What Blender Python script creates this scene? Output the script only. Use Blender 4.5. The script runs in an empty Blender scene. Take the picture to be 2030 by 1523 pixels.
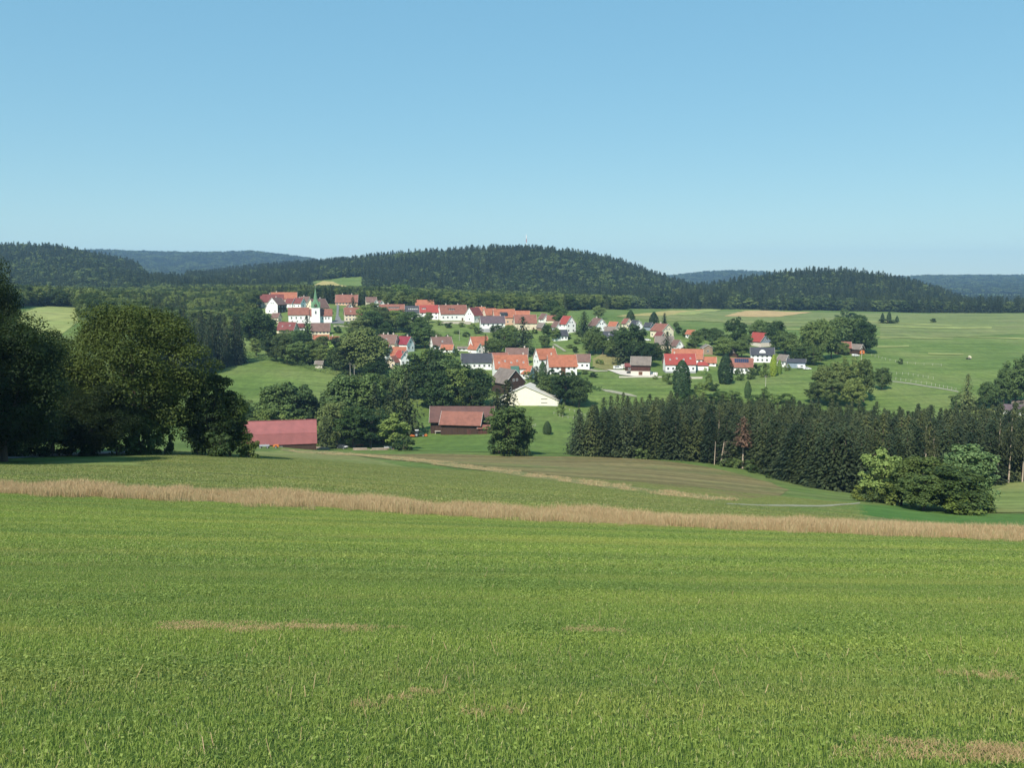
import bpy, math, random
import numpy as np
from mathutils import Vector, Matrix, Euler
from mathutils.geometry import delaunay_2d_cdt
R_ = math.radians
SC = bpy.context.scene
rng = np.random.default_rng(7)
random.seed(7)

F, CX, CY, HOR = 1800.0, 1015.0, 761.5, 560.0     # the photograph's focal length, centre and eye level, in its own pixels
EYE = 1.6
# ---------------------------------------------------------------- camera
PITCH = math.atan((CY - HOR) / F)
cam_d = bpy.data.cameras.new("camera")
cam = bpy.data.objects.new("camera", cam_d)
SC.collection.objects.link(cam)
cam.location = (0, 0, EYE)
cam.rotation_euler = (R_(90) - PITCH, 0, 0)
cam_d.sensor_width = 36.0
cam_d.lens = 36.0 * F / 2030.0
cam_d.clip_start = 0.1
cam_d.clip_end = 40000
SC.camera = cam
# ---------------------------------------------------------------- light
SUN_EL, SUN_X, SUN_Y = R_(46), -0.40, -0.92        # the sun stands behind the camera, a little to the left
world = bpy.data.worlds.new("World")
SC.world = world
world.use_nodes = True
nt = world.node_tree
nt.nodes.clear()
wo = nt.nodes.new("ShaderNodeOutputWorld")
bg = nt.nodes.new("ShaderNodeBackground")
sk = nt.nodes.new("ShaderNodeTexSky")
sk.sky_type = 'NISHITA'
sk.sun_disc = False
sk.sun_elevation = SUN_EL
sk.sun_rotation = math.atan2(SUN_X, SUN_Y)
sk.altitude = 500
sk.air_density = 1.0
sk.dust_density = 0.0
sk.ozone_density = 6.0
bg.inputs[1].default_value = 0.115
gm = nt.nodes.new("ShaderNodeGamma"); gm.inputs[1].default_value = 0.30
hs = nt.nodes.new("ShaderNodeHueSaturation"); hs.inputs["Saturation"].default_value = 2.08; hs.inputs["Value"].default_value = 2.75
nt.links.new(sk.outputs[0], gm.inputs[0]); nt.links.new(gm.outputs[0], hs.inputs["Color"])
tn = nt.nodes.new("ShaderNodeMix"); tn.data_type = 'RGBA'; tn.blend_type = 'MULTIPLY'; tn.inputs[0].default_value = 1.0; tn.inputs[7].default_value = (0.92, 1.085, 1.0, 1)
nt.links.new(hs.outputs[0], tn.inputs[6]); nt.links.new(tn.outputs[2], bg.inputs[0])
nt.links.new(bg.outputs[0], wo.inputs[0])
sun_d = bpy.data.lights.new("sun", 'SUN')
sun_d.energy = 4.6
sun_d.angle = R_(0.53)
sun_d.color = (1.0, 0.94, 0.84)
sun = bpy.data.objects.new("sun", sun_d)
SC.collection.objects.link(sun)
_n = math.hypot(SUN_X, SUN_Y)
SUNV = Vector((SUN_X / _n * math.cos(SUN_EL), SUN_Y / _n * math.cos(SUN_EL), math.sin(SUN_EL)))
sun.rotation_euler = SUNV.to_track_quat('Z', 'Y').to_euler()
sun.location = SUNV * 50
SC.view_settings.view_transform = 'Standard'
SC.view_settings.look = 'None'
SC.view_settings.exposure = 0.5
SC.view_settings.gamma = 1.0
SC.view_settings.use_curve_mapping = False
SC.cycles.max_bounces = 5
SC.cycles.diffuse_bounces = 3
SC.cycles.transmission_bounces = 3
SC.cycles.volume_bounces = 0
SC.cycles.use_denoising = True

HAZE_D, HAZE_C = 0.000085, (0.42, 0.69, 1.0)
# ---------------------------------------------------------------- helpers
COL = SC.collection
def tag(o, label=None, cat=None, group=None, kind=None):
    if label: o["label"] = label
    if cat: o["category"] = cat
    if group: o["group"] = group
    if kind: o["kind"] = kind
    return o
def empty(name, loc, rz=0.0):
    o = bpy.data.objects.new(name, None)
    o.empty_display_size = 0.5
    o.location = loc
    o.rotation_euler = (0, 0, rz)
    COL.objects.link(o)
    return o
def link(name, me, parent=None, loc=None, rz=0.0):
    o = bpy.data.objects.new(name, me)
    COL.objects.link(o)
    if parent: o.parent = parent
    if loc is not None: o.location = loc
    if rz: o.rotation_euler = (0, 0, rz)
    return o
def mesh_np(name, V, Fc, mats, midx=None, smooth=False):
    """V (n,3); Fc (m,k) faces all with k corners"""
    me = bpy.data.meshes.new(name)
    V = np.asarray(V, dtype=np.float32); Fc = np.asarray(Fc, dtype=np.int32)
    m, k = Fc.shape
    me.vertices.add(len(V)); me.vertices.foreach_set("co", V.ravel())
    me.loops.add(m * k); me.loops.foreach_set("vertex_index", Fc.ravel())
    me.polygons.add(m)
    me.polygons.foreach_set("loop_start", np.arange(0, m * k, k, dtype=np.int32))
    me.polygons.foreach_set("loop_total", np.full(m, k, dtype=np.int32))
    if midx is not None: me.polygons.foreach_set("material_index", np.asarray(midx, dtype=np.int32))
    me.polygons.foreach_set("use_smooth", np.full(m, smooth, dtype=bool))
    for mt in (mats if isinstance(mats, (list, tuple)) else [mats]): me.materials.append(mt)
    me.update(calc_edges=True)
    return me
class MB:
    def __init__(s): s.v, s.f, s.m = [], [], []
    def poly(s, pts, mi=0):
        b = len(s.v); s.v += [tuple(p) for p in pts]; s.f.append(list(range(b, b + len(pts)))); s.m.append(mi)
    def prism(s, pts, d, mi=0):
        """closed solid: polygon pts (3D, CCW seen from -d side) pushed by d"""
        n = len(pts); b = len(s.v); d = Vector(d)
        s.v += [tuple(p) for p in pts] + [tuple(Vector(p) + d) for p in pts]
        s.f.append(list(range(b, b + n))); s.f.append([b + n + i for i in range(n)][::-1]); s.m += [mi, mi]
        for i in range(n):
            j = (i + 1) % n
            s.f.append([b + i, b + n + i, b + n + j, b + j]); s.m.append(mi)
    def box(s, x0, x1, y0, y1, z0, z1, mi=0):
        s.prism([(x0, y0, z0), (x0, y1, z0), (x1, y1, z0), (x1, y0, z0)], (0, 0, z1 - z0), mi)
    def tube(s, a, b, ra, rb, n=7, mi=0):
        a, b = Vector(a), Vector(b); d = (b - a).normalized()
        u = d.orthogonal().normalized(); w = d.cross(u); k = len(s.v)
        for p, r in ((a, ra), (b, rb)):
            for i in range(n):
                t = 2 * math.pi * i / n
                s.v.append(tuple(p + u * math.cos(t) * r + w * math.sin(t) * r))
        for i in range(n):
            j = (i + 1) % n
            s.f.append([k + i, k + j, k + n + j, k + n + i]); s.m.append(mi)
        s.f.append([k + i for i in range(n)][::-1]); s.f.append([k + n + i for i in range(n)]); s.m += [mi, mi]
    def mesh(s, name, mats, smooth=False):
        me = bpy.data.meshes.new(name)
        me.from_pydata(s.v, [], s.f)
        for mt in (mats if isinstance(mats, (list, tuple)) else [mats]): me.materials.append(mt)
        me.polygons.foreach_set("material_index", s.m)
        if smooth: me.polygons.foreach_set("use_smooth", [True] * len(s.f))
        import bmesh
        bm = bmesh.new(); bm.from_mesh(me)
        bmesh.ops.recalc_face_normals(bm, faces=bm.faces); bm.to_mesh(me); bm.free()
        me.update()
        return me
    def build(s, name, mats, parent=None, loc=None, rz=0.0, smooth=False):
        return link(name, s.mesh(name, mats, smooth), parent, loc, rz)

# ---------------------------------------------------------------- materials
def _nm(name):
    m = bpy.data.materials.new(name); m.use_nodes = True
    n = m.node_tree.nodes; n.clear()
    return m, m.node_tree, n
def _noise(t, scale, detail=3.0, vec=None, rough=0.55, dist=0.0):
    x = t.nodes.new("ShaderNodeTexNoise"); x.inputs["Scale"].default_value = scale
    x.inputs["Detail"].default_value = detail; x.inputs["Roughness"].default_value = rough
    x.inputs["Distortion"].default_value = dist
    if vec is not None: t.links.new(vec, x.inputs["Vector"])
    return x.outputs["Fac"]
def _ramp(t, fac, stops):
    r = t.nodes.new("ShaderNodeValToRGB"); e = r.color_ramp.elements
    while len(e) < len(stops): e.new(0.5)
    for k, (p, c) in enumerate(stops):
        e[k].position = p; e[k].color = (*c, 1) if len(c) == 3 else c
    t.links.new(fac, r.inputs["Fac"])
    return r.outputs["Color"]
def _mix(t, fac, a, b, mode='MIX'):
    x = t.nodes.new("ShaderNodeMix"); x.data_type = 'RGBA'; x.blend_type = mode
    for sock, v in ((x.inputs[0], fac), (x.inputs[6], a), (x.inputs[7], b)):
        if isinstance(v, (int, float)): sock.default_value = v
        elif isinstance(v, tuple): sock.default_value = (*v, 1)
        else: t.links.new(v, sock)
    return x.outputs[2]
def _pos(t, sx=1, sy=1, sz=1, obj=False, rot=0.0):
    if obj:
        g = t.nodes.new("ShaderNodeTexCoord").outputs["Object"]
    else:
        g = t.nodes.new("ShaderNodeNewGeometry").outputs["Position"]
    mp = t.nodes.new("ShaderNodeMapping"); mp.inputs["Scale"].default_value = (sx, sy, sz)
    mp.inputs["Rotation"].default_value = (0, 0, rot)
    t.links.new(g, mp.inputs["Vector"])
    return mp.outputs[0]
def _math(t, op, a, b):
    x = t.nodes.new("ShaderNodeMath"); x.operation = op
    for s, v in ((x.inputs[0], a), (x.inputs[1], b)):
        if isinstance(v, (int, float)): s.default_value = v
        else: t.links.new(v, s)
    return x.outputs[0]
def _pbsdf(t, col, rough=0.8, spec=0.25, bump=None, bstr=0.3, bdist=0.05):
    p = t.nodes.new("ShaderNodeBsdfPrincipled"); p.inputs["Roughness"].default_value = rough
    p.inputs["Specular IOR Level"].default_value = spec
    if isinstance(col, tuple): p.inputs["Base Color"].default_value = (*col, 1)
    else: t.links.new(col, p.inputs["Base Color"])
    if bump is not None:
        b = t.nodes.new("ShaderNodeBump"); b.inputs["Strength"].default_value = bstr; b.inputs["Distance"].default_value = bdist
        t.links.new(bump, b.inputs["Height"]); t.links.new(b.outputs[0], p.inputs["Normal"])
    return p.outputs[0]
def _out(t, sh):
    o = t.nodes.new("ShaderNodeOutputMaterial"); t.links.new(sh, o.inputs["Surface"])
_cache = {}
def plain(name, c, rough=0.7, var=0.18, scale=0.8, spec=0.25, metal=0.0):
    key = (name, c, rough, var)
    if key in _cache: return _cache[key]
    m, t, n = _nm(name)
    v = _pos(t, obj=True)
    a = tuple(x * (1 - var) for x in c); b = tuple(min(x * (1 + var), .92) for x in c)
    col = _ramp(t, _noise(t, scale, 5, v, 0.65), [(0.3, a), (0.7, b)])
    sh = _pbsdf(t, col, rough, spec)
    if metal: t.nodes["Principled BSDF"].inputs["Metallic"].default_value = metal
    _out(t, sh)
    _cache[key] = m
    return m
def wallmat(name, c):
    """rendered or painted wall: fine grain, rain streaks and a dirtier foot"""
    if name in _cache: return _cache[name]
    m, t, n = _nm(name)
    v = _pos(t, 1, 1, 0.25, obj=True)
    f = _noise(t, 1.6, 5, v, 0.7)
    col = _ramp(t, f, [(0.25, tuple(x * 0.80 for x in c)), (0.5, c), (0.8, tuple(min(x * 1.05, .9) for x in c))])
    g = _noise(t, 14, 2, _pos(t, obj=True))
    col = _mix(t, 0.12, col, _ramp(t, g, [(0.3, (0.2, 0.2, 0.18)), (0.7, (0.9, 0.9, 0.88))]), 'OVERLAY')
    _out(t, _pbsdf(t, col, 0.85, 0.2)); _cache[name] = m
    return m
def roofmat(name, c, c2=None):
    """tiles: courses along the slope, patches of weathering and lichen"""
    if name in _cache: return _cache[name]
    c2 = c2 or tuple(x * 0.62 for x in c)
    m, t, n = _nm(name)
    v = _pos(t, obj=True)
    f = _noise(t, 0.45, 5, v, 0.7)
    col = _ramp(t, f, [(0.28, c2), (0.55, c), (0.8, tuple(x * 1.12 for x in c))])
    w = t.nodes.new("ShaderNodeTexWave"); w.wave_type = 'BANDS'; w.bands_direction = 'Z'
    w.inputs["Scale"].default_value = 1.3; w.inputs["Distortion"].default_value = 0.4
    t.links.new(v, w.inputs["Vector"])
    col = _mix(t, _math(t, 'MULTIPLY', w.outputs["Fac"], 0.22), col, tuple(x * 0.5 for x in c))
    br = t.nodes.new("ShaderNodeTexNoise"); br.inputs["Scale"].default_value = 5.0; t.links.new(v, br.inputs["Vector"])
    col = _mix(t, _ramp(t, br.outputs["Fac"], [(0.55, (0, 0, 0)), (0.75, (.5, .5, .5))]), col, tuple(x * 0.55 for x in c))
    _out(t, _pbsdf(t, col, 0.75, 0.3, w.outputs["Fac"], 0.4, 0.04)); _cache[name] = m
    return m
def woodmat(name, c):
    if name in _cache: return _cache[name]
    m, t, n = _nm(name)
    v = _pos(t, 3.2, 3.2, 0.15, obj=True)
    f = _noise(t, 1.8, 4, v, 0.7)
    col = _ramp(t, f, [(0.3, tuple(x * 0.5 for x in c)), (0.5, c), (0.75, tuple(x * 1.5 for x in c))])
    _out(t, _pbsdf(t, col, 0.85, 0.15)); _cache[name] = m
    return m
def leafmat(name, dark, light, tr=0.28, objtint=True, nscale=0.35):
    m, t, n = _nm(name)
    oi = t.nodes.new("ShaderNodeObjectInfo")
    v = _pos(t)
    f = _noise(t, nscale, 3, v, 0.6)
    g = t.nodes.new("ShaderNodeNewGeometry")
    f2 = _math(t, 'ADD', _math(t, 'MULTIPLY', f, 0.55), _math(t, 'MULTIPLY', g.outputs["Random Per Island"], 0.35))
    f2 = _math(t, 'ADD', f2, _math(t, 'MULTIPLY', _math(t, 'SUBTRACT', oi.outputs["Random"], 0.5), 0.75))
    col = _ramp(t, f2, [(0.15, dark), (0.75, light)])
    if objtint: col = _mix(t, 1.0, col, oi.outputs["Color"], 'MULTIPLY')
    p = _pbsdf(t, col, 0.62, 0.22)
    tl = t.nodes.new("ShaderNodeBsdfTranslucent")
    t.links.new(_mix(t, 0.5, col, (0.10, 0.13, 0.01)), tl.inputs["Color"])
    mx = t.nodes.new("ShaderNodeMixShader"); mx.inputs[0].default_value = tr
    t.links.new(p, mx.inputs[1]); t.links.new(tl.outputs[0], mx.inputs[2])
    _out(t, mx.outputs[0])
    return m

# ---------------------------------------------------------------- terrain: height field of the valley, from survey rows (distance, row of points)
def zat(py, Y, px=1015.0):
    """height of the point seen at picture row py when it stands Y metres ahead"""
    up = -(py - CY) / F
    dy = math.cos(PITCH) + math.sin(PITCH) * up
    dz = -math.sin(PITCH) + math.cos(PITCH) * up
    return EYE + Y * dz / dy
def at(px, py, Y):
    up = -(py - CY) / F; rx = (px - CX) / F
    dy = math.cos(PITCH) + math.sin(PITCH) * up
    dz = -math.sin(PITCH) + math.cos(PITCH) * up
    k = Y / dy
    return Vector((rx * k, Y, EYE + dz * k))
C0 = [-400, 0, 200, 400, 600, 800, 1000, 1150, 1300, 1500, 1700, 1900, 2100, 2500]
ROWS = {
 42:  [(x, 966 + 0.05 * max(x, -200)) for x in C0],
 80:  list(zip(C0, [905, 922, 925, 930, 940, 955, 968, 978, 990, 1012, 1030, 1045, 1052, 1060])),
 140: list(zip(C0, [880, 893, 892, 900, 913, 928, 940, 950, 962, 985, 1003, 1022, 1022, 1022])),
 210: list(zip(C0, [860, 878, 880, 893, 903, 912, 920, 925, 935, 955, 978, 974, 968, 965])),
 280: list(zip(C0, [830, 850, 855, 875, 894, 901, 903, 905, 909, 920, 940, 930, 920, 915])),
 340: list(zip(C0, [770, 790, 800, 850, 880, 876, 868, 878, 885, 882, 890, 888, 880, 875])),
 400: list(zip(C0, [710, 730, 750, 795, 800, 830, 825, 828, 835, 835, 830, 815, 815, 815])),
 460: list(zip(C0, [660, 680, 700, 745, 750, 775, 785, 775, 775, 775, 770, 765, 765, 765])),
 520: list(zip(C0, [630, 642, 662, 715, 714, 730, 742, 740, 740, 740, 730, 730, 725, 725])),
 600: list(zip(C0, [605, 615, 630, 688, 684, 690, 700, 690, 690, 700, 695, 700, 700, 700])),
 680: list(zip(C0, [600, 606, 616, 655, 652, 655, 665, 655, 658, 672, 672, 675, 675, 675])),
 760: list(zip(C0, [598, 602, 610, 630, 624, 630, 637, 630, 640, 655, 655, 658, 658, 658])),
 860: list(zip(C0, [596, 600, 608, 612, 601, 609, 618, 618, 626, 640, 640, 641, 641, 641])),
 1000: list(zip(C0, [594, 597, 602, 600, 594, 600, 611, 612, 617, 627, 627, 629, 629, 629])),
 1200: list(zip(C0, [590, 592, 594, 590, 587, 594, 602, 608, 613, 617, 618, 621, 621, 621])),
 1400: list(zip(C0, [565, 562, 568, 578, 573, 572, 578, 588, 600, 596, 594, 618, 636, 636])),
 1650: [(-400,525),(0,524),(150,524),(250,549),(330,568),(450,566),(600,556),(700,540),(820,532),(930,522),(1000,516),(1080,516),(1150,526),(1230,549),(1300,576),(1400,590),(1500,562),(1620,550),(1700,552),(1780,560),(1840,580),(1900,610),(1960,634),(2100,642),(2500,642)],
 1900: [(-400,505),(0,505),(100,501),(160,502),(200,508),(250,524),(300,544),(350,558),(450,560),(550,550),(650,536),(700,530),(760,520),(880,516),(1000,502),(1060,502),(1130,508),(1200,524),(1250,544),(1300,562),(1400,606),(1600,600),(1800,592),(2000,625),(2500,625)],
 2300: [(-400,530),(0,540),(200,556),(300,570),(350,567),(400,557),(450,548),(500,541),(560,537),(640,533),(700,540),(800,575),(1000,590),(1300,600),(1800,610),(2500,620)],
 3000: [(-400,545),(200,562),(500,570),(1000,590),(1500,595),(2500,598)],
 4200: [(-400,515),(0,515),(200,525),(300,540),(450,536),(600,545),(800,565),(1300,580),(1700,580),(1850,575),(1950,570),(2100,566),(2500,566)],
 5400: [(-400,495),(0,506),(60,508),(150,506),(230,500),(300,510),(350,507),(450,505),(560,508),(640,524),(720,540),(1000,552),(1360,556),(1385,548),(1410,541),(1450,539),(1500,543),(1550,553),(1750,556),(1830,552),(1870,555),(1910,554),(1960,552),(2040,552),(2500,545)],
 6500: [(-400,540),(300,540),(1000,558),(2500,560)],
 9400: [(-400,548),(2500,556)],
}
YS = np.array([0.0] + sorted(ROWS))
CG = np.arange(-1400, 3401, 25.0)
ZT = np.zeros((len(YS), len(CG)))
ZT[0] = 0.0
for i, Yk in enumerate(YS[1:], 1):
    r = ROWS[int(Yk)]
    py = np.interp(CG, [a for a, b in r], [b for a, b in r])
    ZT[i] = [zat(p, Yk) for p in py]
# soften across the rows (not the skyline rows' own detail)
for i in range(1, len(YS)):
    for _ in range(3):
        z = np.pad(ZT[i], 2, mode='edge')
        ZT[i] = (z[:-4] + 4 * z[1:-3] + 6 * z[2:-2] + 4 * z[3:-1] + z[4:]) / 16
# monotone cubic slopes along distance
h = np.diff(YS)[:, None]; dl = np.diff(ZT, axis=0) / h
M = np.zeros_like(ZT); M[0] = dl[0]; M[-1] = dl[-1]
w1 = 2 * h[1:] + h[:-1]; w2 = h[1:] + 2 * h[:-1]
same = dl[1:] * dl[:-1] > 0
with np.errstate(divide='ignore', invalid='ignore'):
    hm = (w1 + w2) / (w1 / dl[:-1] + w2 / dl[1:])
M[1:-1] = np.where(same, hm, 0)
def raw_height(x, y):
    x = np.asarray(x, float); y = np.asarray(y, float)
    yc = np.clip(y, 0, YS[-1] - 1e-3)
    col = CX + F * x / np.maximum(yc, 45.0)
    cf = np.clip((col - CG[0]) / 25.0, 0, len(CG) - 1.001); ci = cf.astype(int); cf -= ci
    k = np.clip(np.searchsorted(YS, yc, side='right') - 1, 0, len(YS) - 2)
    hh = (YS[k + 1] - YS[k]); t = (yc - YS[k]) / hh
    def g(A, kk): return A[kk, ci] * (1 - cf) + A[kk, ci + 1] * cf
    a, b, ma, mb = g(ZT, k), g(ZT, k + 1), g(M, k), g(M, k + 1)
    z = (2*t**3 - 3*t**2 + 1) * a + (t**3 - 2*t**2 + t) * hh * ma + (-2*t**3 + 3*t**2) * b + (t**3 - t**2) * hh * mb
    z = z + np.where(y < 0, -y * 0.10, 0)
    amp = np.clip((y - 30) / 200, 0.0, 1.0)
    z = z + amp * (0.35 * np.sin(x * 0.05 + y * 0.031) * np.sin(y * 0.043 - x * 0.02 + 1.3) + 0.15 * np.sin(x * .17 + 2) * np.sin(y * .13))
    far = np.clip((y - 1100) / 800, 0, 1)
    z = z + far * (6 * np.sin(x * 0.011 + y * 0.004) * np.sin(y * .009 + x * .003) + 2.5 * np.sin(x * .031 + 1) * np.sin(y * .027))
    return z
yy = list(np.arange(-60, 60, 1.5))
while yy[-1] < 9380: yy.append(yy[-1] + max(1.5, yy[-1] * 0.0125))
TY = np.array(yy); NU = 300; TU = np.linspace(-1.05, 1.05, NU)
def _w(y): return y + 75.0
GX = TU[None, :] * _w(TY)[:, None]; GY = np.repeat(TY[:, None], NU, 1)
GZ = raw_height(GX, GY)
def height(x, y):
    """exactly the triangulated ground"""
    x = np.asarray(x, float); y = np.asarray(y, float)
    j = np.clip(np.searchsorted(TY, y, side='right') - 1, 0, len(TY) - 2)
    fy = np.clip((y - TY[j]) / (TY[j + 1] - TY[j]), 0, 1)
    u = x / _w(y); fu = np.clip((u - TU[0]) / (TU[1] - TU[0]), 0, NU - 1.0001); i = fu.astype(int); fu = fu - i
    a, b, c, d = GZ[j, i], GZ[j, i + 1], GZ[j + 1, i], GZ[j + 1, i + 1]
    lo = a + fu * (b - a) + fy * (c - a); hi = d + (1 - fu) * (c - d) + (1 - fy) * (b - d)
    return np.where(fu + fy <= 1, lo, hi)
def hgt(x, y): return float(height(x, y))
_YR = 12 * 1.004 ** np.arange(0, 1500); _YR = _YR[_YR < 7000]
def hit(px, py, ymin=12.0, ymax=7000.0):
    """first ground point met on the sight line through (px,py) beyond ymin"""
    up = -(py - CY) / F; rx = (px - CX) / F
    dy = math.cos(PITCH) + math.sin(PITCH) * up; dz = -math.sin(PITCH) + math.cos(PITCH) * up
    Y = _YR[(_YR >= ymin) & (_YR <= ymax)]
    X = rx / dy * Y; Z = EYE + dz / dy * Y; g = height(X, Y) - Z
    k = np.where(g >= 0)[0]
    if len(k) == 0: k = int(np.argmax(g / Y))
    else:
        k = int(k[0])
        if k > 0:
            t = g[k - 1] / (g[k - 1] - g[k]); y = Y[k - 1] + t * (Y[k] - Y[k - 1])
            return Vector((rx / dy * y, y, hgt(rx / dy * y, y)))
    return Vector((X[k], Y[k], hgt(X[k], Y[k])))
def colx(px, Y): return (px - CX) / F * Y * 1.004
def on(px, Y):
    x = colx(px, Y); return Vector((x, Y, hgt(x, Y)))
# ---------------------------------------------------------------- ground sheet
def meadowmat(name, c1, c2, c3, stripes=0.0, rot=0.0, fine=1.0, straw=None):
    """grassland seen from afar: broad patches, mowing swaths, tufty grain"""
    m, t, n = _nm(name)
    v = _pos(t)
    f = _noise(t, 0.018, 4, v, 0.6)
    col = _ramp(t, f, [(0.36, c1), (0.5, c2), (0.64, c3)])
    f2 = _noise(t, 0.35 * fine, 5, _pos(t, 1, 0.45, 1), 0.72)
    col = _mix(t, 0.55, col, _ramp(t, f2, [(0.3, (0.30, 0.30, 0.30)), (0.7, (0.72, 0.72, 0.66))]), 'OVERLAY')
    if stripes:
        s = _noise(t, 1.0, 3, _pos(t, 0.012, 0.22, 0.01, rot=rot), 0.6)
        col = _mix(t, stripes, col, _ramp(t, s, [(0.35, (0.33, 0.35, 0.30)), (0.65, (0.68, 0.66, 0.60))]), 'OVERLAY')
    if straw:
        s = _noise(t, 0.06, 6, _pos(t, 1, 1.6, 1), 0.7)
        col = _mix(t, _ramp(t, s, [(0.52, (0, 0, 0)), (0.68, (.6, .6, .6))]), col, straw)
    f3 = _noise(t, 2.2 * fine, 4, v, 0.7)
    _out(t, _pbsdf(t, col, 0.9, 0.1, f3, 0.9, 0.25 / fine))
    return m
G_BASE = meadowmat("meadow_grass", (0.092, 0.142, 0.036), (0.118, 0.168, 0.046), (0.145, 0.182, 0.060), 0.55, 0.12, 1.0)
me = None
nj = len(TY)
idx = np.arange(nj * NU).reshape(nj, NU)
a_, b_, c_, d_ = idx[:-1, :-1].ravel(), idx[:-1, 1:].ravel(), idx[1:, :-1].ravel(), idx[1:, 1:].ravel()
tris = np.concatenate([np.stack([a_, b_, c_], 1), np.stack([b_, d_, c_], 1)])
me = mesh_np("ground", np.stack([GX, GY, GZ], -1).reshape(-1, 3), tris, G_BASE, smooth=True)
tag(link("ground", me), kind="structure")

def inpoly(P, x, y):
    x = np.asarray(x); y = np.asarray(y); r = np.zeros(x.shape, bool); n = len(P)
    for i in range(n):
        x1, y1 = P[i][0], P[i][1]; x2, y2 = P[(i + 1) % n][0], P[(i + 1) % n][1]
        c = ((y1 > y) != (y2 > y)) & (x < (x2 - x1) * (y - y1) / (y2 - y1 + 1e-12) + x1)
        r ^= c
    return r
def sheet(name, poly, mat, lift=1.0, step=None, kind="structure"):
    """a field, path or strip laid over the ground"""
    P = [Vector((p[0], p[1])) for p in poly]
    ym = sum(p.y for p in P) / len(P)
    s = step or max(1.2, ym * 0.012)
    B = []
    for i, p in enumerate(P):
        q = P[(i + 1) % len(P)]; L = (q - p).length; k = max(1, int(L / s))
        B += [p.lerp(q, j / k) for j in range(k)]
    xs = [p.x for p in P]; ys = [p.y for p in P]
    gx, gy = np.meshgrid(np.arange(min(xs), max(xs), s), np.arange(min(ys), max(ys), s))
    gx = gx.ravel() + rng.uniform(-.1, .1, gx.size) * s; gy = gy.ravel() + rng.uniform(-.1, .1, gy.size) * s
    if gx.size > 60000: raise RuntimeError("sheet too fine " + name)
    k = inpoly(P, gx, gy)
    pts = B + [Vector((x, y)) for x, y in zip(gx[k], gy[k])]
    nb = len(B)
    vo, eo, fo, *_ = delaunay_2d_cdt(pts, [(i, (i + 1) % nb) for i in range(nb)], [list(range(nb))], 1, 1e-4)
    V = np.array([(p.x, p.y) for p in vo]); z = height(V[:, 0], V[:, 1]) + (0.010 + 0.00016 * np.abs(V[:, 1])) * lift
    Fc = np.array([f for f in fo if len(f) == 3])
    A, Bv, Cv = V[Fc[:, 0]], V[Fc[:, 1]], V[Fc[:, 2]]
    cr = (Bv[:, 0]-A[:, 0])*(Cv[:, 1]-A[:, 1]) - (Bv[:, 1]-A[:, 1])*(Cv[:, 0]-A[:, 0])
    Fc[cr < 0] = Fc[cr < 0][:, ::-1]
    o = link(name, mesh_np(name, np.column_stack([V, z]), Fc, mat, smooth=True))
    return tag(o, kind=kind)
def pp(lst, ymin=12, ymax=7000): return [hit(a, b, ymin, ymax) for a, b in lst]

# near hay meadow, everything out to the strip of dry grass
N_FAR = [colx(-120, 39)]
LAWN = meadowmat("lawn_soil", (0.050, 0.085, 0.018), (0.065, 0.105, 0.024), (0.085, 0.120, 0.030), 0.0, 0, 6.0)
strip_near = pp([(-70, 979), (300, 992), (600, 1007), (1000, 1031), (1500, 1054), (2110, 1078)])
strip_far = pp([(2110, 1060), (1500, 1040), (1000, 1012), (600, 985), (300, 973), (-70, 962)])
lawn_poly = [Vector((-14, 1.5)), Vector((14, 1.5))] + strip_near[::-1] 
lawn_poly = [Vector((-26, 1.5)), Vector((26, 1.5))] + [Vector((31, 36))] + strip_near[::-1] + [Vector((-31, 34))]
sheet("hay_meadow", lawn_poly, LAWN, 1.0, 1.6)
DRYB = meadowmat("dry_soil", (0.17, 0.16, 0.075), (0.23, 0.19, 0.10), (0.16, 0.17, 0.07), 0.0, 0, 4.0)
sheet("dry_grass_verge", strip_near + strip_far, DRYB, 1.3, 1.2)
# mown slope beyond it
OLIVE = meadowmat("mown_slope", (0.150, 0.185, 0.058), (0.185, 0.205, 0.075), (0.215, 0.215, 0.090), 0.9, 0.16, 1.6, straw=(0.18, 0.17, 0.08))
slope = strip_far[::-1] + pp([(2110, 1052)]) 
slope = strip_far[::-1] + [Vector((38, 60)), Vector((50, 86))] + pp([(1700, 1016), (1560, 1012), (1450, 1004), (1200, 985), (1000, 962), (800, 925), (640, 899), (560, 892), (505, 895), (440, 905), (360, 897), (290, 903), (150, 912), (-60, 922)], 50)
sheet("mown_slope", slope, OLIVE, 1.0)
BROWN = meadowmat("brown_hay_field", (0.160, 0.130, 0.060), (0.185, 0.152, 0.072), (0.160, 0.162, 0.064), 0.8, 0.16, 1.3, straw=(0.125, 0.16, 0.055))
sheet("brown_hay_field", pp([(690, 899), (820, 901), (950, 903), (1100, 906), (1220, 908), (1320, 915), (1400, 926), (1470, 942), (1530, 958), (1565, 972), (1545, 984), (1480, 989), (1400, 985), (1300, 972), (1150, 951), (1000, 931), (850, 914)], 100), BROWN, 1.8)
STRAW = meadowmat("straw_stripe", (0.18, 0.185, 0.078), (0.205, 0.195, 0.085), (0.20, 0.185, 0.085), 0.3, 0.16, 2.0)
stripe2 = pp([(560, 891), (700, 899), (850, 914), (1000, 932), (1150, 952), (1300, 973), (1420, 987), (1470, 991), (1410, 994), (1290, 981), (1150, 961), (1000, 940), (850, 920), (700, 904), (560, 894)], 60)
sheet("straw_stripe", stripe2, STRAW, 2.6, 2.2)
PATH = plain("gravel_path", (0.27, 0.26, 0.18), 0.9, 0.25, 0.5)
sheet("gravel_path", pp([(1440, 999), (1520, 1002), (1600, 1003), (1660, 1001), (1705, 997), (1705, 999.6), (1660, 1003.6), (1600, 1006), (1520, 1005), (1440, 1001)], 60), PATH, 3.0, 1.5)
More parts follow.
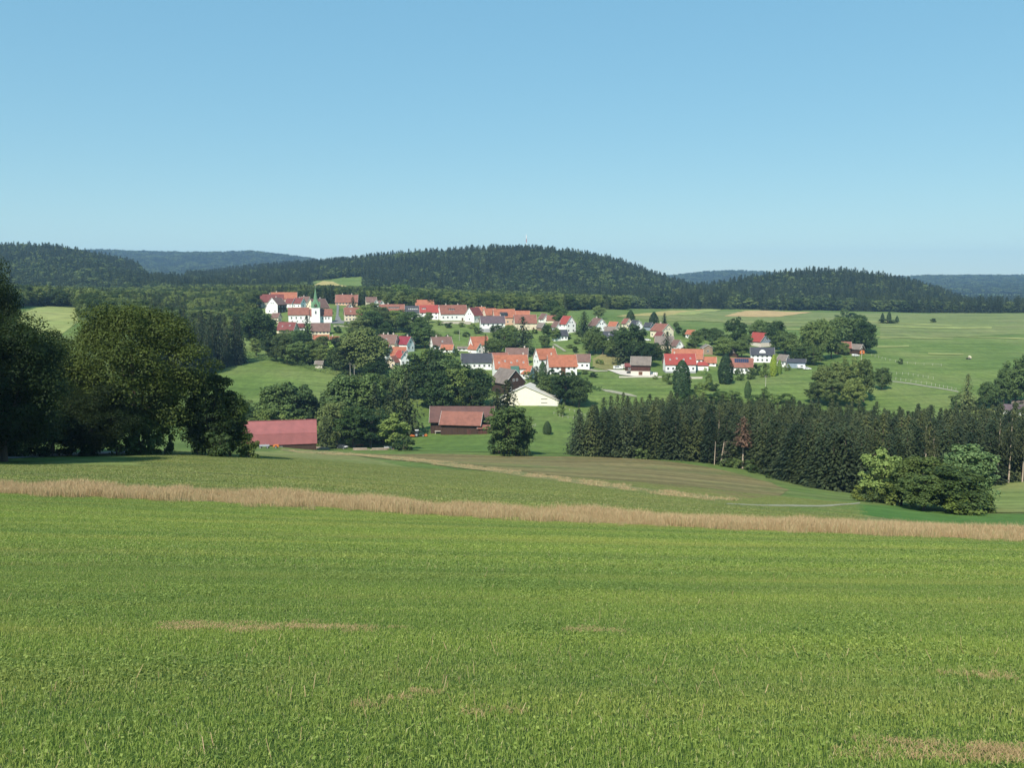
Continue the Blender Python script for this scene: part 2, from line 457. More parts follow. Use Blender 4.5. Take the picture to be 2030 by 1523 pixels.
VALLEY = meadowmat("valley_grass", (0.060, 0.145, 0.028), (0.075, 0.160, 0.034), (0.090, 0.165, 0.040), 0.3, 0.1, 1.0)
sheet("valley_floor_meadow", pp([(1480, 1006), (1600, 1007), (1705, 1001), (1790, 1004), (1900, 1018), (1975, 1020), (2110, 1019)], 60) + [Vector((52, 88)), Vector((40, 64))] + pp([(1700, 1020), (1560, 1014)], 50), VALLEY, 2.0)
LIME = meadowmat("cut_hay", (0.150, 0.200, 0.055), (0.175, 0.215, 0.070), (0.20, 0.22, 0.080), 0.6, 1.2, 1.0)
sheet("cut_hay_field", pp([(1965, 975), (2000, 960), (2110, 955), (2110, 1017), (1960, 1018)], 80), LIME, 3.0)
ASPH = plain("grey_asphalt", (0.17, 0.17, 0.165), 0.9, 0.12, 0.3)
road = pp([(-70, 906.5), (60, 902), (150, 899), (230, 896), (300, 893), (330, 889), (345, 890), (305, 897), (230, 900.5), (150, 904), (60, 908), (-70, 913.5)], 60)
sheet("country_road", road, ASPH, 3.0, 1.5)
# fields on the far plateau
PALE = meadowmat("ripe_field", (0.30, 0.26, 0.10), (0.36, 0.30, 0.13), (0.33, 0.28, 0.11), 0.5, 0.2, 0.3)
TAN = meadowmat("stubble_field", (0.40, 0.28, 0.14), (0.44, 0.31, 0.16), (0.38, 0.28, 0.14), 0.5, 0.2, 0.3)
LGR = meadowmat("pale_grass_field", (0.22, 0.26, 0.09), (0.25, 0.28, 0.10), (0.27, 0.29, 0.11), 0.5, 0.2, 0.3)
UG = meadowmat("plateau_grass", (0.140, 0.175, 0.062), (0.165, 0.195, 0.074), (0.185, 0.200, 0.085), 0.8, 0.05, 0.4)
sheet("plateau_meadow", pp([(1225, 629), (1400, 617), (1560, 620), (1800, 622), (2110, 622), (2110, 660), (1900, 668), (1745, 672), (1745, 645), (1600, 648), (1400, 636), (1310, 636)], 500), UG, 1.2, 18)
sheet("ripe_field", pp([(1221, 628), (1290, 621), (1345, 616), (1395, 614), (1325, 626), (1290, 627)], 500), PALE, 2.6, 10)
sheet("pale_grass_field", pp([(1325, 626), (1395, 614), (1430, 614.5), (1375, 625.5)], 500), LGR, 2.6, 10)
sheet("stubble_field", pp([(1436, 627.5), (1478, 617), (1520, 616.5), (1610, 619.5), (1548, 628.5), (1500, 629)], 500), TAN, 2.6, 10)
for nm_, pl_ in (("pale_swath", [(1640, 636), (1760, 638), (1888, 645), (1888, 647), (1760, 640.5), (1640, 637.5)]),
                 ("pale_swath", [(1738, 646), (1860, 649), (1966, 648.5), (1966, 651.5), (1860, 652), (1738, 648)]),
                 ("pale_swath", [(1738, 667), (1820, 670), (1890, 671.5), (1890, 673), (1820, 672), (1738, 668.5)]),
                 ("pale_swath", [(1738, 686), (1802, 685), (1802, 688.5), (1738, 689.5)]),
                 ("pale_swath", [(1900, 667), (2000, 670), (2110, 675), (2110, 677), (2000, 672), (1900, 668)]),
                 ("pale_swath", [(1560, 652), (1650, 654), (1650, 656), (1560, 654)]),
                 ("pale_swath", [(1320, 636), (1480, 638), (1640, 641), (1640, 642), (1480, 639.5), (1320, 637.2)]),
                 ("pale_swath", [(1840, 700), (1910, 702), (1910, 704.5), (1840, 703)])):
    sheet(nm_, pp(pl_, 450), LGR, 2.6, 8)
sheet("field_path", pp([(1765, 755.5), (1810, 761), (1860, 769), (1900, 776.5), (1900, 778.5), (1860, 771), (1810, 763), (1765, 757)], 300), PATH, 2.2, 5)
GOLD = meadowmat("dry_garden_grass", (0.16, 0.17, 0.06), (0.21, 0.19, 0.08), (0.22, 0.20, 0.09), 0.2, 0.2, 0.8)
sheet("dry_paddock", pp([(1175, 712), (1195, 702), (1225, 698), (1245, 712), (1250, 722), (1205, 735), (1175, 728)], 400), GOLD, 2.0, 4)
sheet("mown_lawn_patch", pp([(1960, 806), (1920, 805), (1905, 812), (1950, 822), (2020, 832), (2060, 822)], 300), LIME, 2.0, 4)
GRN = meadowmat("lush_grass", (0.092, 0.150, 0.036), (0.112, 0.168, 0.043), (0.135, 0.180, 0.052), 0.4, 0.1, 0.8)
sheet("lush_meadow", pp([(805, 893), (830, 868), (870, 866), (965, 863), (1010, 875), (1040, 840), (1050, 812), (1100, 810), (1150, 832), (1170, 870), (1150, 900), (1000, 899), (900, 897)], 288, 420), GRN, 1.6, 4)
CONC = plain("pale_concrete", (0.55, 0.50, 0.43), 0.9, 0.1, 0.3)
sheet("village_road", pp([(668, 602), (673, 602), (672, 615), (671, 626), (677, 636), (700, 639), (700, 643), (655, 642), (655, 638), (664, 636), (667, 622)], 560), ASPH, 2.5, 3)
sheet("farmyard_terrace", pp([(1203, 734), (1240, 735), (1290, 738), (1304, 740), (1303, 748), (1260, 747.5), (1230, 744)], 400), CONC, 4.0, 2.5)
sheet("yard_path", pp([(1142, 728), (1165, 730), (1185, 735), (1205, 735), (1204, 737.5), (1180, 738), (1160, 734), (1142, 733)], 400), PATH, 3.0, 3)
sheet("garden_path", pp([(1095, 683), (1102, 683), (1123, 697), (1118, 697.5)], 450), PATH, 3.0, 3)
sheet("cottage_path", pp([(1190, 772), (1215, 775), (1250, 782), (1262, 786), (1262, 788), (1235, 784), (1200, 777)], 350), PATH, 3.0, 3)
sheet("hill_clearing", pp([(622, 566), (640, 558), (660, 559), (675, 566), (720, 571), (720, 575), (668, 572), (622, 570)], 1000), PALE, 3.0, 20)
sheet("hill_clearing", pp([(288, 529), (310, 530), (345, 536), (372, 540), (372, 542), (340, 539), (300, 534)], 1200), LGR, 3.0, 20)
sheet("hill_meadow", pp([(25, 640), (60, 615), (100, 606), (150, 604), (155, 640), (120, 665), (60, 675)], 400), LGR, 2.0, 10)

# ---------------------------------------------------------------- scatter helper (one object of kind stuff)
def scatter(name, protos, P, rot, scl, var, label=None, cat=None, color=None, kind="stuff", parent=None):
    me = bpy.data.meshes.new(name)
    me.vertices.add(len(P)); me.vertices.foreach_set("co", np.asarray(P, np.float32).ravel())
    for nm, dt, arr in (("rot", 'FLOAT_VECTOR', rot), ("scl", 'FLOAT_VECTOR', scl), ("var", 'INT', var)):
        at_ = me.attributes.new(nm, dt, 'POINT')
        at_.data.foreach_set("value" if dt == 'INT' else "vector", np.asarray(arr, np.int32 if dt == 'INT' else np.float32).ravel())
    o = link(name, me, parent)
    g = bpy.data.node_groups.new(name, 'GeometryNodeTree')
    g.interface.new_socket("Geometry", in_out='INPUT', socket_type='NodeSocketGeometry')
    g.interface.new_socket("Geometry", in_out='OUTPUT', socket_type='NodeSocketGeometry')
    gi = g.nodes.new("NodeGroupInput"); go = g.nodes.new("NodeGroupOutput"); jn = g.nodes.new("GeometryNodeJoinGeometry")
    def attr(nm, dt):
        a = g.nodes.new("GeometryNodeInputNamedAttribute"); a.data_type = dt; a.inputs[0].default_value = nm
        return a.outputs[0]
    ar, asc, av = attr("rot", 'FLOAT_VECTOR'), attr("scl", 'FLOAT_VECTOR'), attr("var", 'INT')
    e2r = g.nodes.new("FunctionNodeEulerToRotation"); g.links.new(ar, e2r.inputs[0])
    for k, pm in enumerate(protos):
        po = bpy.data.objects.new(name + "_source", pm)
        oi = g.nodes.new("GeometryNodeObjectInfo"); oi.inputs["Object"].default_value = po; oi.inputs["As Instance"].default_value = True
        cp = g.nodes.new("FunctionNodeCompare"); cp.data_type = 'INT'; cp.operation = 'EQUAL'
        ia = [s for s in cp.inputs if s.type == 'INT']
        g.links.new(av, ia[0]); ia[1].default_value = k
        ip = g.nodes.new("GeometryNodeInstanceOnPoints")
        g.links.new(gi.outputs[0], ip.inputs["Points"]); g.links.new(cp.outputs[0], ip.inputs["Selection"])
        g.links.new(oi.outputs["Geometry"], ip.inputs["Instance"])
        g.links.new(e2r.outputs[0], ip.inputs["Rotation"]); g.links.new(asc, ip.inputs["Scale"])
        g.links.new(ip.outputs[0], jn.inputs[0])
    g.links.new(jn.outputs[0], go.inputs[0])
    md = o.modifiers.new("scatter", 'NODES'); md.node_group = g
    tag(o, label, cat, None, kind)
    if color: o.color = (*color, 1)
    return o

# ---------------------------------------------------------------- grass
def bladecolor(name, stops, big=None, spec=0.35, tr=0.45):
    m, t, n = _nm(name)
    a = t.nodes.new("ShaderNodeAttribute"); a.attribute_name = "tint"; a.attribute_type = 'GEOMETRY'
    col = _ramp(t, a.outputs["Fac"], stops)
    v = _pos(t)
    if big:
        f = _noise(t, 0.34, 5, _pos(t, 0.22, 1.7, 1, rot=0.06), 0.70)
        col = _mix(t, _ramp(t, f, [(0.46, (0, 0, 0)), (0.66, (.75, .75, .75))]), col, _mix(t, 0.62, col, big))
        f = _noise(t, 0.42, 4, _pos(t, 0.10, 1.0, 1, rot=0.05), 0.6)
        col = _mix(t, 0.7, col, _ramp(t, f, [(0.35, (0.36, 0.40, 0.40)), (0.65, (0.64, 0.60, 0.50))]), 'OVERLAY')
    p = _pbsdf(t, col, 0.5, spec)
    tl = t.nodes.new("ShaderNodeBsdfTranslucent"); t.links.new(col, tl.inputs["Color"])
    mx = t.nodes.new("ShaderNodeMixShader"); mx.inputs[0].default_value = tr
    t.links.new(p, mx.inputs[1]); t.links.new(tl.outputs[0], mx.inputs[2]); _out(t, mx.outputs[0])
    return m
GRASS = bladecolor("grass_blades", [(0.0, (0.115, 0.190, 0.032)), (0.35, (0.225, 0.315, 0.066)), (0.7, (0.345, 0.430, 0.115)), (0.86, (0.40, 0.44, 0.14)), (1.0, (0.60, 0.52, 0.30))], big=(0.42, 0.40, 0.12))
DRY = bladecolor("dry_blades", [(0.0, (0.34, 0.23, 0.115)), (0.5, (0.50, 0.355, 0.19)), (0.85, (0.62, 0.47, 0.28)), (1.0, (0.26, 0.30, 0.11))], tr=0.25)
def blades(name, size, n, hgt_, wid, mat, lean=0.35, tint=None, leaf=0.0, leafsize=0.02, straw=0.04, seed=0):
    r = np.random.default_rng(seed)
    x = r.uniform(0, size, n) - size / 2; y = r.uniform(0, size, n) - size / 2
    H = hgt_ * r.uniform(0.45, 1.15, n); W = wid * r.uniform(0.6, 1.3, n)
    az = r.uniform(0, 2 * np.pi, n); la = r.uniform(0, 2 * np.pi, n); ln = lean * r.uniform(0.1, 1.4, n) * H
    tt = np.clip(r.beta(2.2, 2.2, n) * 0.8, 0, 0.82)
    st = r.random(n) < straw; tt[st] = r.uniform(0.88, 1.0, st.sum())
    wx, wy = np.cos(az) * W / 2, np.sin(az) * W / 2; lx, ly = np.cos(la) * ln, np.sin(la) * ln
    z0 = np.full(n, -0.02)
    V = np.stack([np.stack([x - wx, y - wy, z0], 1), np.stack([x + wx, y + wy, z0], 1),
                  np.stack([x + wx * .8 + lx * .35, y + wy * .8 + ly * .35, H * .6], 1), np.stack([x - wx * .8 + lx * .35, y - wy * .8 + ly * .35, H * .6], 1),
                  np.stack([x + lx, y + ly, H * (1 - .3 * lean)], 1), np.stack([x + lx * 1.01, y + ly * 1.01, H * (1 - .3 * lean)], 1)], 1)
    k = np.arange(n)[:, None] * 6
    Fq = np.concatenate([k + np.array([[0, 1, 2, 3]]), k + np.array([[3, 2, 4, 5]])])
    V = V.reshape(-1, 3); T = np.repeat(tt, 6)
    nl = int(n * leaf)
    if nl:
        c = np.stack([r.uniform(-size/2, size/2, nl), r.uniform(-size/2, size/2, nl), hgt_ * r.uniform(.35, .9, nl)], 1)
        a = r.uniform(0, 2*np.pi, nl); s = leafsize * r.uniform(.6, 1.4, nl)
        u = np.stack([np.cos(a), np.sin(a), r.normal(0, .35, nl)], 1) * s[:, None]
        w = np.stack([-np.sin(a), np.cos(a), r.normal(0, .35, nl)], 1) * s[:, None] * 0.7
        L = np.stack([c - u, c + w, c + u, c - w], 1).reshape(-1, 3)
        b = len(V); V = np.concatenate([V, L]); kk = b + np.arange(nl)[:, None] * 4
        Fq = np.concatenate([Fq, kk + np.array([[0, 1, 2, 3]])]); T = np.concatenate([T, np.repeat(r.uniform(.25, .78, nl), 4)])
    me = mesh_np(name, V, Fq, mat)
    at_ = me.attributes.new("tint", 'FLOAT', 'POINT'); at_.data.foreach_set("value", T.astype(np.float32))
    return me
def slope_rot(x, y, yaw, e=1.0):
    dx = (height(x + e, y) - height(x - e, y)) / (2 * e); dy = (height(x, y + e) - height(x, y - e)) / (2 * e)
    out = np.zeros((len(x), 3))
    for i in range(len(x)):
        nrm = Vector((-dx[i], -dy[i], 1)).normalized()
        q = Vector((0, 0, 1)).rotation_difference(nrm) @ Euler((0, 0, yaw[i])).to_quaternion()
        out[i] = q.to_euler()
    return out
SN = np.array([(p.x, p.y) for p in strip_near])
def near_y(x): return np.interp(x, SN[:, 0], SN[:, 1])
def tile_field(name, protos, y0, y1, s, margin, cond=None, label=None, cat=None, over=1.06, hs=(0.85, 1.15)):
    ys = np.arange(y0, y1, s); X, Y = [], []
    for q in ys:
        hw = 0.60 * (q + s) + margin
        xs = np.arange(-hw, hw + s, s) + rng.uniform(-.1, .1) * s
        X.append(xs); Y.append(np.full(len(xs), q + s / 2))
    X = np.concatenate(X); Y = np.concatenate(Y)
    if cond is not None:
        k = cond(X, Y); X, Y = X[k], Y[k]
    yaw = rng.integers(0, 4, len(X)) * np.pi / 2 + rng.uniform(-.12, .12, len(X))
    sc = np.column_stack([np.full(len(X), over), np.full(len(X), over), rng.uniform(*hs, len(X))])
    vr = rng.integers(0, min(4, len(protos)), len(X))
    if len(protos) > 4: vr[np.sin(X * .55 + 2 * np.sin(Y * .4)) * np.sin(Y * .8 + X * .2) + rng.normal(0, .35, len(X)) > .55] = 4
    return scatter(name, protos, np.column_stack([X, Y, height(X, Y)]), slope_rot(X, Y, yaw), sc, vr, label, cat)
t1 = [blades("grass_turf", 1.0, 5200, 0.058, 0.0046, GRASS, 0.6, leaf=0.07, leafsize=0.010, seed=s, straw=0.05) for s in range(4)]
t1.append(blades("grass_turf", 1.0, 3800, 0.066, 0.0050, GRASS, 0.55, leaf=0.26, leafsize=0.012, seed=9, straw=0.015))
t2 = [blades("grass_turf", 2.0, 7600, 0.075, 0.0095, GRASS, 0.6, leaf=0.08, leafsize=0.018, seed=20 + s, straw=0.05) for s in range(4)]
tile_field("mown_grass", t1, 1.5, 15, 1.0, 5.0, label="short mown green grass covering the near slope", cat="grass")
tile_field("mown_grass", t2, 15, 47, 2.0, 6.0, cond=lambda x, y: y < near_y(x) + 0.9, label="green hay meadow grass running down to the dry verge", cat="grass")
# tall dry grass of the verge
dry = [blades("dry_tuft", 0.8, 120, 0.46, 0.009, DRY, 0.42, straw=0.12, seed=40 + s) for s in range(4)]
dryl = [blades("dry_tuft", 0.7, 150, 0.42, 0.012, DRY, 0.35, straw=0.2, seed=50 + s) for s in range(2)]
VP = strip_near + strip_far
xs_ = [p.x for p in VP]; ys_ = [p.y for p in VP]
n_ = 9000
x_ = rng.uniform(min(xs_), max(xs_), n_ * 3); y_ = rng.uniform(min(ys_), max(ys_), n_ * 3)
k_ = inpoly(VP, x_, y_); x_, y_ = x_[k_], y_[k_]
dens = int(min(len(x_), 4600)); x_, y_ = x_[:dens] + rng.normal(0, .3, dens), y_[:dens] + rng.normal(0, .75, dens)
yaw_ = rng.uniform(0, 6.28, dens)
keep_ = rng.random(dens) < 0.62 + .38 * np.sin(x_ * 1.7 + 3 * np.sin(y_ * .8)) * np.sin(x_ * .61 + 1)
x_, y_, yaw_ = x_[keep_], y_[keep_], yaw_[keep_]; dens = len(x_)
sc_ = (0.55 + 0.65 * np.clip(0.5 + 0.5 * np.sin(x_ * .9 + y_ * .4) * np.sin(x_ * .37), 0, 1) + rng.uniform(-.15, .15, dens))[:, None] * np.array([[1, 1, 1]])
scatter("dry_grass", dry + dryl, np.column_stack([x_, y_, height(x_, y_)]), np.column_stack([rng.normal(0, .05, dens), rng.normal(0, .05, dens), yaw_]), sc_, rng.integers(0, 6, dens), "tall pale dry grass in a band across the slope", "dry grass")
# straw stripe beyond, thinner and lower
xs_ = [p.x for p in stripe2]; ys_ = [p.y for p in stripe2]
x_ = rng.uniform(min(xs_), max(xs_), 60000); y_ = rng.uniform(min(ys_), max(ys_), 60000); k_ = inpoly(stripe2, x_, y_); x_, y_ = x_[k_][:450], y_[k_][:450]
nn = len(x_)
scatter("straw_grass", dryl, np.column_stack([x_, y_, height(x_, y_)]), np.column_stack([np.zeros(nn), np.zeros(nn), rng.uniform(0, 6.28, nn)]), np.full((nn, 3), 1.0) * rng.uniform(.8, 1.5, (nn, 1)) * np.array([[2, 2, .55]]), rng.integers(0, 2, nn), "low straw-coloured grass stripe beside the brown field", "dry grass")
# tufts on the mown slope
SLOPEG = bladecolor("slope_blades", [(0.0, (0.12, 0.17, 0.040)), (0.4, (0.18, 0.23, 0.062)), (0.8, (0.26, 0.28, 0.10)), (1.0, (0.42, 0.36, 0.18))], big=(0.24, 0.22, 0.09), tr=0.25)
t3 = [blades("slope_turf", 4.0, 3000, 0.11, 0.045, SLOPEG, 0.8, straw=0.1, seed=60 + s) for s in range(4)]
FPX = np.array([(p.x, p.y) for p in strip_far[::-1]])
tile_field("slope_grass", t3, 44, 150, 4.0, 4.0, cond=lambda x, y: (y > np.interp(x, FPX[:, 0], FPX[:, 1]) + 1.5) & ((x > -0.42 * y) | (y < 84)) & ((x < 0.40 * y) | (y < 60)) , label="cropped olive grass on the slope below the verge", cat="grass")
# stray straws, dead stalks and the dry patches in the near grass
STRAWM = bladecolor("flat_straw", [(0.0, (0.28, 0.19, 0.09)), (0.6, (0.44, 0.31, 0.16)), (1.0, (0.58, 0.45, 0.26))], tr=0.1)
stk = [blades("stalk", 0.6, 5, 0.20, 0.0042, DRY, 1.3, seed=70 + s) for s in range(3)]
mat_ = [blades("straw_mat", 0.8, 70, 0.035, 0.006, STRAWM, 5.0, seed=80 + s, straw=0.0) for s in range(3)]
x_ = np.concatenate([rng.uniform(-5, 5, 60), rng.uniform(-9, 10, 34)]); y_ = np.concatenate([rng.uniform(4.6, 8, 60), rng.uniform(8, 16, 34)]); nn = len(x_)
scatter("dead_stalks", stk, np.column_stack([x_, y_, height(x_, y_)]), slope_rot(x_, y_, rng.uniform(0, 6.28, nn)), np.full((nn, 3), 1.0), rng.integers(0, 3, nn), "dead pale stalks standing in the mown grass", "dry grass")
def band(pts, n, w):
    P = pp(pts, 4); X = []; 
    for i in range(len(P) - 1):
        k = int(n / (len(P) - 1)); t = rng.random(k)
        X.append(np.column_stack([P[i].x + (P[i+1].x - P[i].x) * t + rng.normal(0, w, k), P[i].y + (P[i+1].y - P[i].y) * t + rng.normal(0, w, k)]))
    return np.concatenate(X)
_YR0 = _YR
_YR = 2.5 * 1.004 ** np.arange(0, 2000); _YR = _YR[_YR < 7000]
Bn = np.concatenate([band([(352, 1246), (430, 1247)], 14, .14), band([(500, 1249), (560, 1250), (640, 1249), (730, 1252)], 20, .14), band([(1150, 1253), (1200, 1255)], 4, .10),
                     band([(1760, 1497), (2040, 1505)], 18, .16), band([(690, 1395), (960, 1412)], 4, .2), band([(1850, 1335), (1990, 1350)], 3, .2), band([(1900, 1512), (2030, 1515)], 4, .15)])
nn = len(Bn); sc_ = np.column_stack([rng.uniform(.25, .6, nn), rng.uniform(.12, .35, nn), rng.uniform(.5, .9, nn)])
yawb = rng.uniform(-.3, .3, nn)
scatter("straw_wisps", mat_, np.column_stack([Bn, height(Bn[:, 0], Bn[:, 1]) + 0.045]), slope_rot(Bn[:, 0], Bn[:, 1], yawb), sc_, rng.integers(0, 3, nn), "wisps of left-over straw lying on the mown grass", "straw")
_YR = _YR0
# ---------------------------------------------------------------- foliage
L_SPR = leafmat("spruce_needles", (0.018, 0.030, 0.012), (0.062, 0.080, 0.032), 0.12, True, 0.25)
L_BRD = leafmat("broadleaf_foliage", (0.026, 0.050, 0.014), (0.150, 0.188, 0.056), 0.25, True, 0.22)
L_BEE = leafmat("beech_foliage", (0.018, 0.034, 0.007), (0.098, 0.130, 0.024), 0.25, True, 0.5)  # leaf colour lowered to stand for shade that misses the roadside crowns
L_THU = leafmat("thuja_foliage", (0.022, 0.042, 0.016), (0.045, 0.075, 0.026), 0.12, True, 0.5)
L_DEAD = leafmat("dead_needles", (0.085, 0.055, 0.035), (0.16, 0.105, 0.070), 0.1, True, 0.5)
BARK = woodmat("grey_brown_bark", (0.11, 0.085, 0.065))
BARKP = woodmat("pale_bark", (0.36, 0.29, 0.22))

def unit(a): return a / np.maximum(np.linalg.norm(a, axis=1, keepdims=True), 1e-9)
def quads(c, nrm, s, r, asp=0.7, up=None):
    """leaf sprays: one slightly folded four-cornered face each"""
    n = len(c); nrm = unit(nrm)
    if up is None: up = r.normal(0, 1, (n, 3))
    u = unit(np.cross(nrm, up)); w = np.cross(nrm, u)
    s = np.asarray(s).reshape(-1, 1) * np.ones((n, 1))
    V = np.stack([c - u * s * .5, c - w * s * asp * .5, c + u * s * .5 + nrm * s * .12, c + w * s * asp * .5], 1).reshape(-1, 3)
    return V, np.arange(n * 4).reshape(n, 4)
def broadleaf(name, seed, H=12.0, R=4.2, base=0.16, nb=60, nl=95, leaf=0.62, mat=None, top=1.0, squash=1.0, narrow=1.0):
    """crown of many leafy clumps set on the ends of the limbs; gaps stay between the clumps"""
    r = np.random.default_rng(seed)
    zb = H * base; hc = (H - zb) / 2; cz = zb + hc
    d = unit(r.normal(0, 1, (nb, 3))); d[:, 2] = np.clip(d[:, 2] * 1.1, -0.85, 1)
    rf = r.uniform(0.50, 0.90, nb) ** 0.8
    lob = 1 + 0.20 * np.sin(np.arctan2(d[:, 1], d[:, 0]) * 3 + seed) + 0.10 * np.sin(d[:, 2] * 5 + seed * 2)
    prof = np.where(d[:, 2] > 0, 1.0, 1.0)
    bc = np.column_stack([d[:, 0] * R * rf * lob, d[:, 1] * R * rf * lob, cz + d[:, 2] * hc * rf * top * 0.98])
    if narrow != 1.0:
        tt = np.clip((bc[:, 2] - zb) / (H - zb), 0, 1); k = 1 - (1 - narrow) * tt ** 1.2; bc[:, 0] *= k; bc[:, 1] *= k
    br = R * r.uniform(0.16, 0.36, nb)
    k = np.repeat(np.arange(nb), nl)
    e = unit(r.normal(0, 1, (nb * nl, 3))); e[:, 2] = np.where((e[:, 2] < -0.3) & (r.random(len(e)) < .7), -e[:, 2], e[:, 2])
    rad = br[k] * r.uniform(0.35, 1.0, len(k)) ** .5 * r.uniform(.95, 1.25, len(k))
    c = bc[k] + e * rad[:, None] * np.array([1, 1, 0.72])
    nrm = e * 0.9 + r.normal(0, 0.45, e.shape) + np.array([0, 0, 0.45])
    V, Fq = quads(c, nrm, leaf * r.uniform(.6, 1.25, len(c)), r, 0.75)
    crown = mesh_np(name + "_crown", V, Fq, mat)
    b = MB(); tr = H * 0.020
    b.tube((0, 0, -0.8), (r.normal(0, .1), r.normal(0, .1), zb + hc * .5), tr * 1.25, tr * .8, 8)
    b.tube((0, 0, zb + hc * .45), (r.normal(0, .2), r.normal(0, .2), cz + hc * .6), tr * .8, tr * .25, 6)
    for j in range(7):
        q = bc[r.integers(0, nb)]; z0 = zb + hc * r.uniform(-.1, .5)
        b.tube((0, 0, z0), tuple(q * 0.9 + np.array([0, 0, z0 * .1])), tr * .45, tr * .12, 5)
    return crown, b.mesh(name + "_trunk", BARK)
def spruce(name, seed, H=18.0, R=3.1, mat=None, base=0.03, dens=1.0, spray=1.35, bark=None):
    """whorls of drooping branches, each hung with sprays"""
    r = np.random.default_rng(seed); C, N, S, U = [], [], [], []
    z = H * base; 
    while z < H * 0.985:
        t = (z - H * base) / (H * (1 - base)); L0 = R * (1 - t) ** 0.58 + 0.08
        nbr = max(4, int((9 - 4 * t) * dens))
        a0 = r.uniform(0, 6.28)
        for j in range(nbr):
            a = a0 + j * 2 * np.pi / nbr + r.normal(0, .22); L = L0 * r.uniform(.70, 1.14)
            dr = 0.30 + 0.25 * (1 - t) + r.normal(0, .06)
            dirv = np.array([math.cos(a), math.sin(a), 0.0]); m = max(2, int(L / 0.62))
            for q in range(m):
                s = (q + r.uniform(.3, 1)) / m
                p = dirv * L * s + np.array([0, 0, z - dr * L * s ** 1.3 + 0.18 * L * (s > .85)])
                sd = np.array([-dirv[1], dirv[0], 0]) * r.normal(0, .32) * L * .35
                C.append(p + sd); N.append(np.array([dirv[0] * .55 + r.normal(0, .3), dirv[1] * .55 + r.normal(0, .3), 0.9])); S.append(spray * r.uniform(.6, 1.15) * (0.55 + .45 * (1 - t))); U.append(dirv)
                if r.random() < .65:
                    C.append(p + sd + np.array([0, 0, -.22])); N.append(dirv + r.normal(0, .4, 3)); S.append(spray * r.uniform(.5, .9) * (0.5 + .5 * (1 - t))); U.append(np.array([0, 0, 1.0]))
        z += H * 0.026 * r.uniform(.8, 1.2) * (1.1 - .35 * t)
    C, N, S, U = np.array(C), np.array(N), np.array(S), np.array(U)
    V, Fq = quads(C, N, S, r, 0.40, up=np.cross(N, U) + r.normal(0, .15, N.shape))
    crown = mesh_np(name + "_crown", V, Fq, mat)
    b = MB(); b.tube((0, 0, -1), (0, 0, H * .5), H * .013, H * .009, 7); b.tube((0, 0, H * .5), (0, 0, H * .99), H * .009, H * .002, 5)
    return crown, b.mesh(name + "_trunk", bark or BARK)
def thuja(name, seed, H=8.0, R=2.0, mat=None):
    r = np.random.default_rng(seed); n = 2600
    z = r.beta(1.2, 1.3, n); a = r.uniform(0, 6.28, n)
    prof = np.sin(np.clip(z * .86 + .14, 0, 1) * np.pi) ** .62 * (1 - .18 * z)
    k = 1 + .12 * np.sin(a * 5 + z * 9 + seed) + .08 * np.sin(a * 2 + z * 4)
    rr = R * prof * k * r.uniform(.82, 1.04, n)
    c = np.column_stack([np.cos(a) * rr, np.sin(a) * rr, z * H * .99])
    nrm = np.column_stack([np.cos(a), np.sin(a), .35 + 0 * a]) + r.normal(0, .4, (n, 3))
    V, Fq = quads(c, nrm, .5 * r.uniform(.6, 1.2, n), r, .5, up=np.tile([[0, 0, 1.0]], (n, 1)) + r.normal(0, .3, (n, 3)))
    b = MB(); b.tube((0, 0, -.6), (0, 0, H * .7), H * .02, H * .006, 6)
    return mesh_np(name + "_crown", V, Fq, mat), b.mesh(name + "_trunk", BARK)
def shrub(name, seed, mat, leaf=.35):
    return broadleaf(name, seed, 4.0, 2.3, -0.12, 26, 85, leaf, mat)
def pine(name, seed, H=17.0, mat=None):
    """forest-edge pine: bare pale stem, crown only in the upper half"""
    c, t = spruce(name, seed, H, 2.6, mat, 0.42, 1.0, 1.0, BARKP)
    return c, t

PROTO = {
 'S': [spruce("spruce", 100 + s, 18, [3.1, 3.5, 2.8, 3.2, 3.7][s], L_SPR) for s in range(5)],
 'B': [broadleaf("broadleaf", 200 + s, 12, [4.4, 4.8, 4.1, 4.6, 5.0, 4.3][s], [.12, .08, .14, .05, .10, .1][s], 84, 95, .52, L_BRD, narrow=[1, .8, .7, 1, .9, .6][s]) for s in range(6)],
 'N': [broadleaf("birch", 230 + s, 12, 3.4, .12, 46, 90, .5, L_BRD, narrow=.55) for s in range(2)],
 'P': [thuja("thuja", 300 + s, 8, 2.0, L_THU) for s in range(3)],
 'H': [shrub("shrub", 400 + s, L_BRD) for s in range(4)],
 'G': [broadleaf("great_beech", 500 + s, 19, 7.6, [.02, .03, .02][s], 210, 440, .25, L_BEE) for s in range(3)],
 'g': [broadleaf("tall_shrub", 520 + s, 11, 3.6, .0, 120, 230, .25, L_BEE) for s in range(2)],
 'D': [spruce("dead_spruce", 600, 17, 2.6, L_DEAD, 0.50, 1.0, 1.3, BARKP)],
 'E': [pine("pine", 610 + s, 17, L_SPR) for s in range(2)],
}
DIM = {'S': (18, 5.6), 'B': (12, 8.9), 'N': (12, 7.4), 'P': (8, 4.1), 'H': (4, 5.0), 'G': (19, 15.5), 'g': (11, 7.8), 'D': (17, 4), 'E': (17, 5)}
NAME = {'S': 'spruce_tree', 'B': 'broadleaf_tree', 'N': 'birch_tree', 'P': 'thuja_tree', 'H': 'shrub', 'G': 'beech_tree', 'g': 'hazel_tree', 'D': 'dead_spruce', 'E': 'pine_tree'}
CATN = {'S': 'spruce', 'B': 'tree', 'N': 'tree', 'P': 'conifer', 'H': 'shrub', 'G': 'tree', 'g': 'tree', 'D': 'dead tree', 'E': 'pine'}
_tc = {}
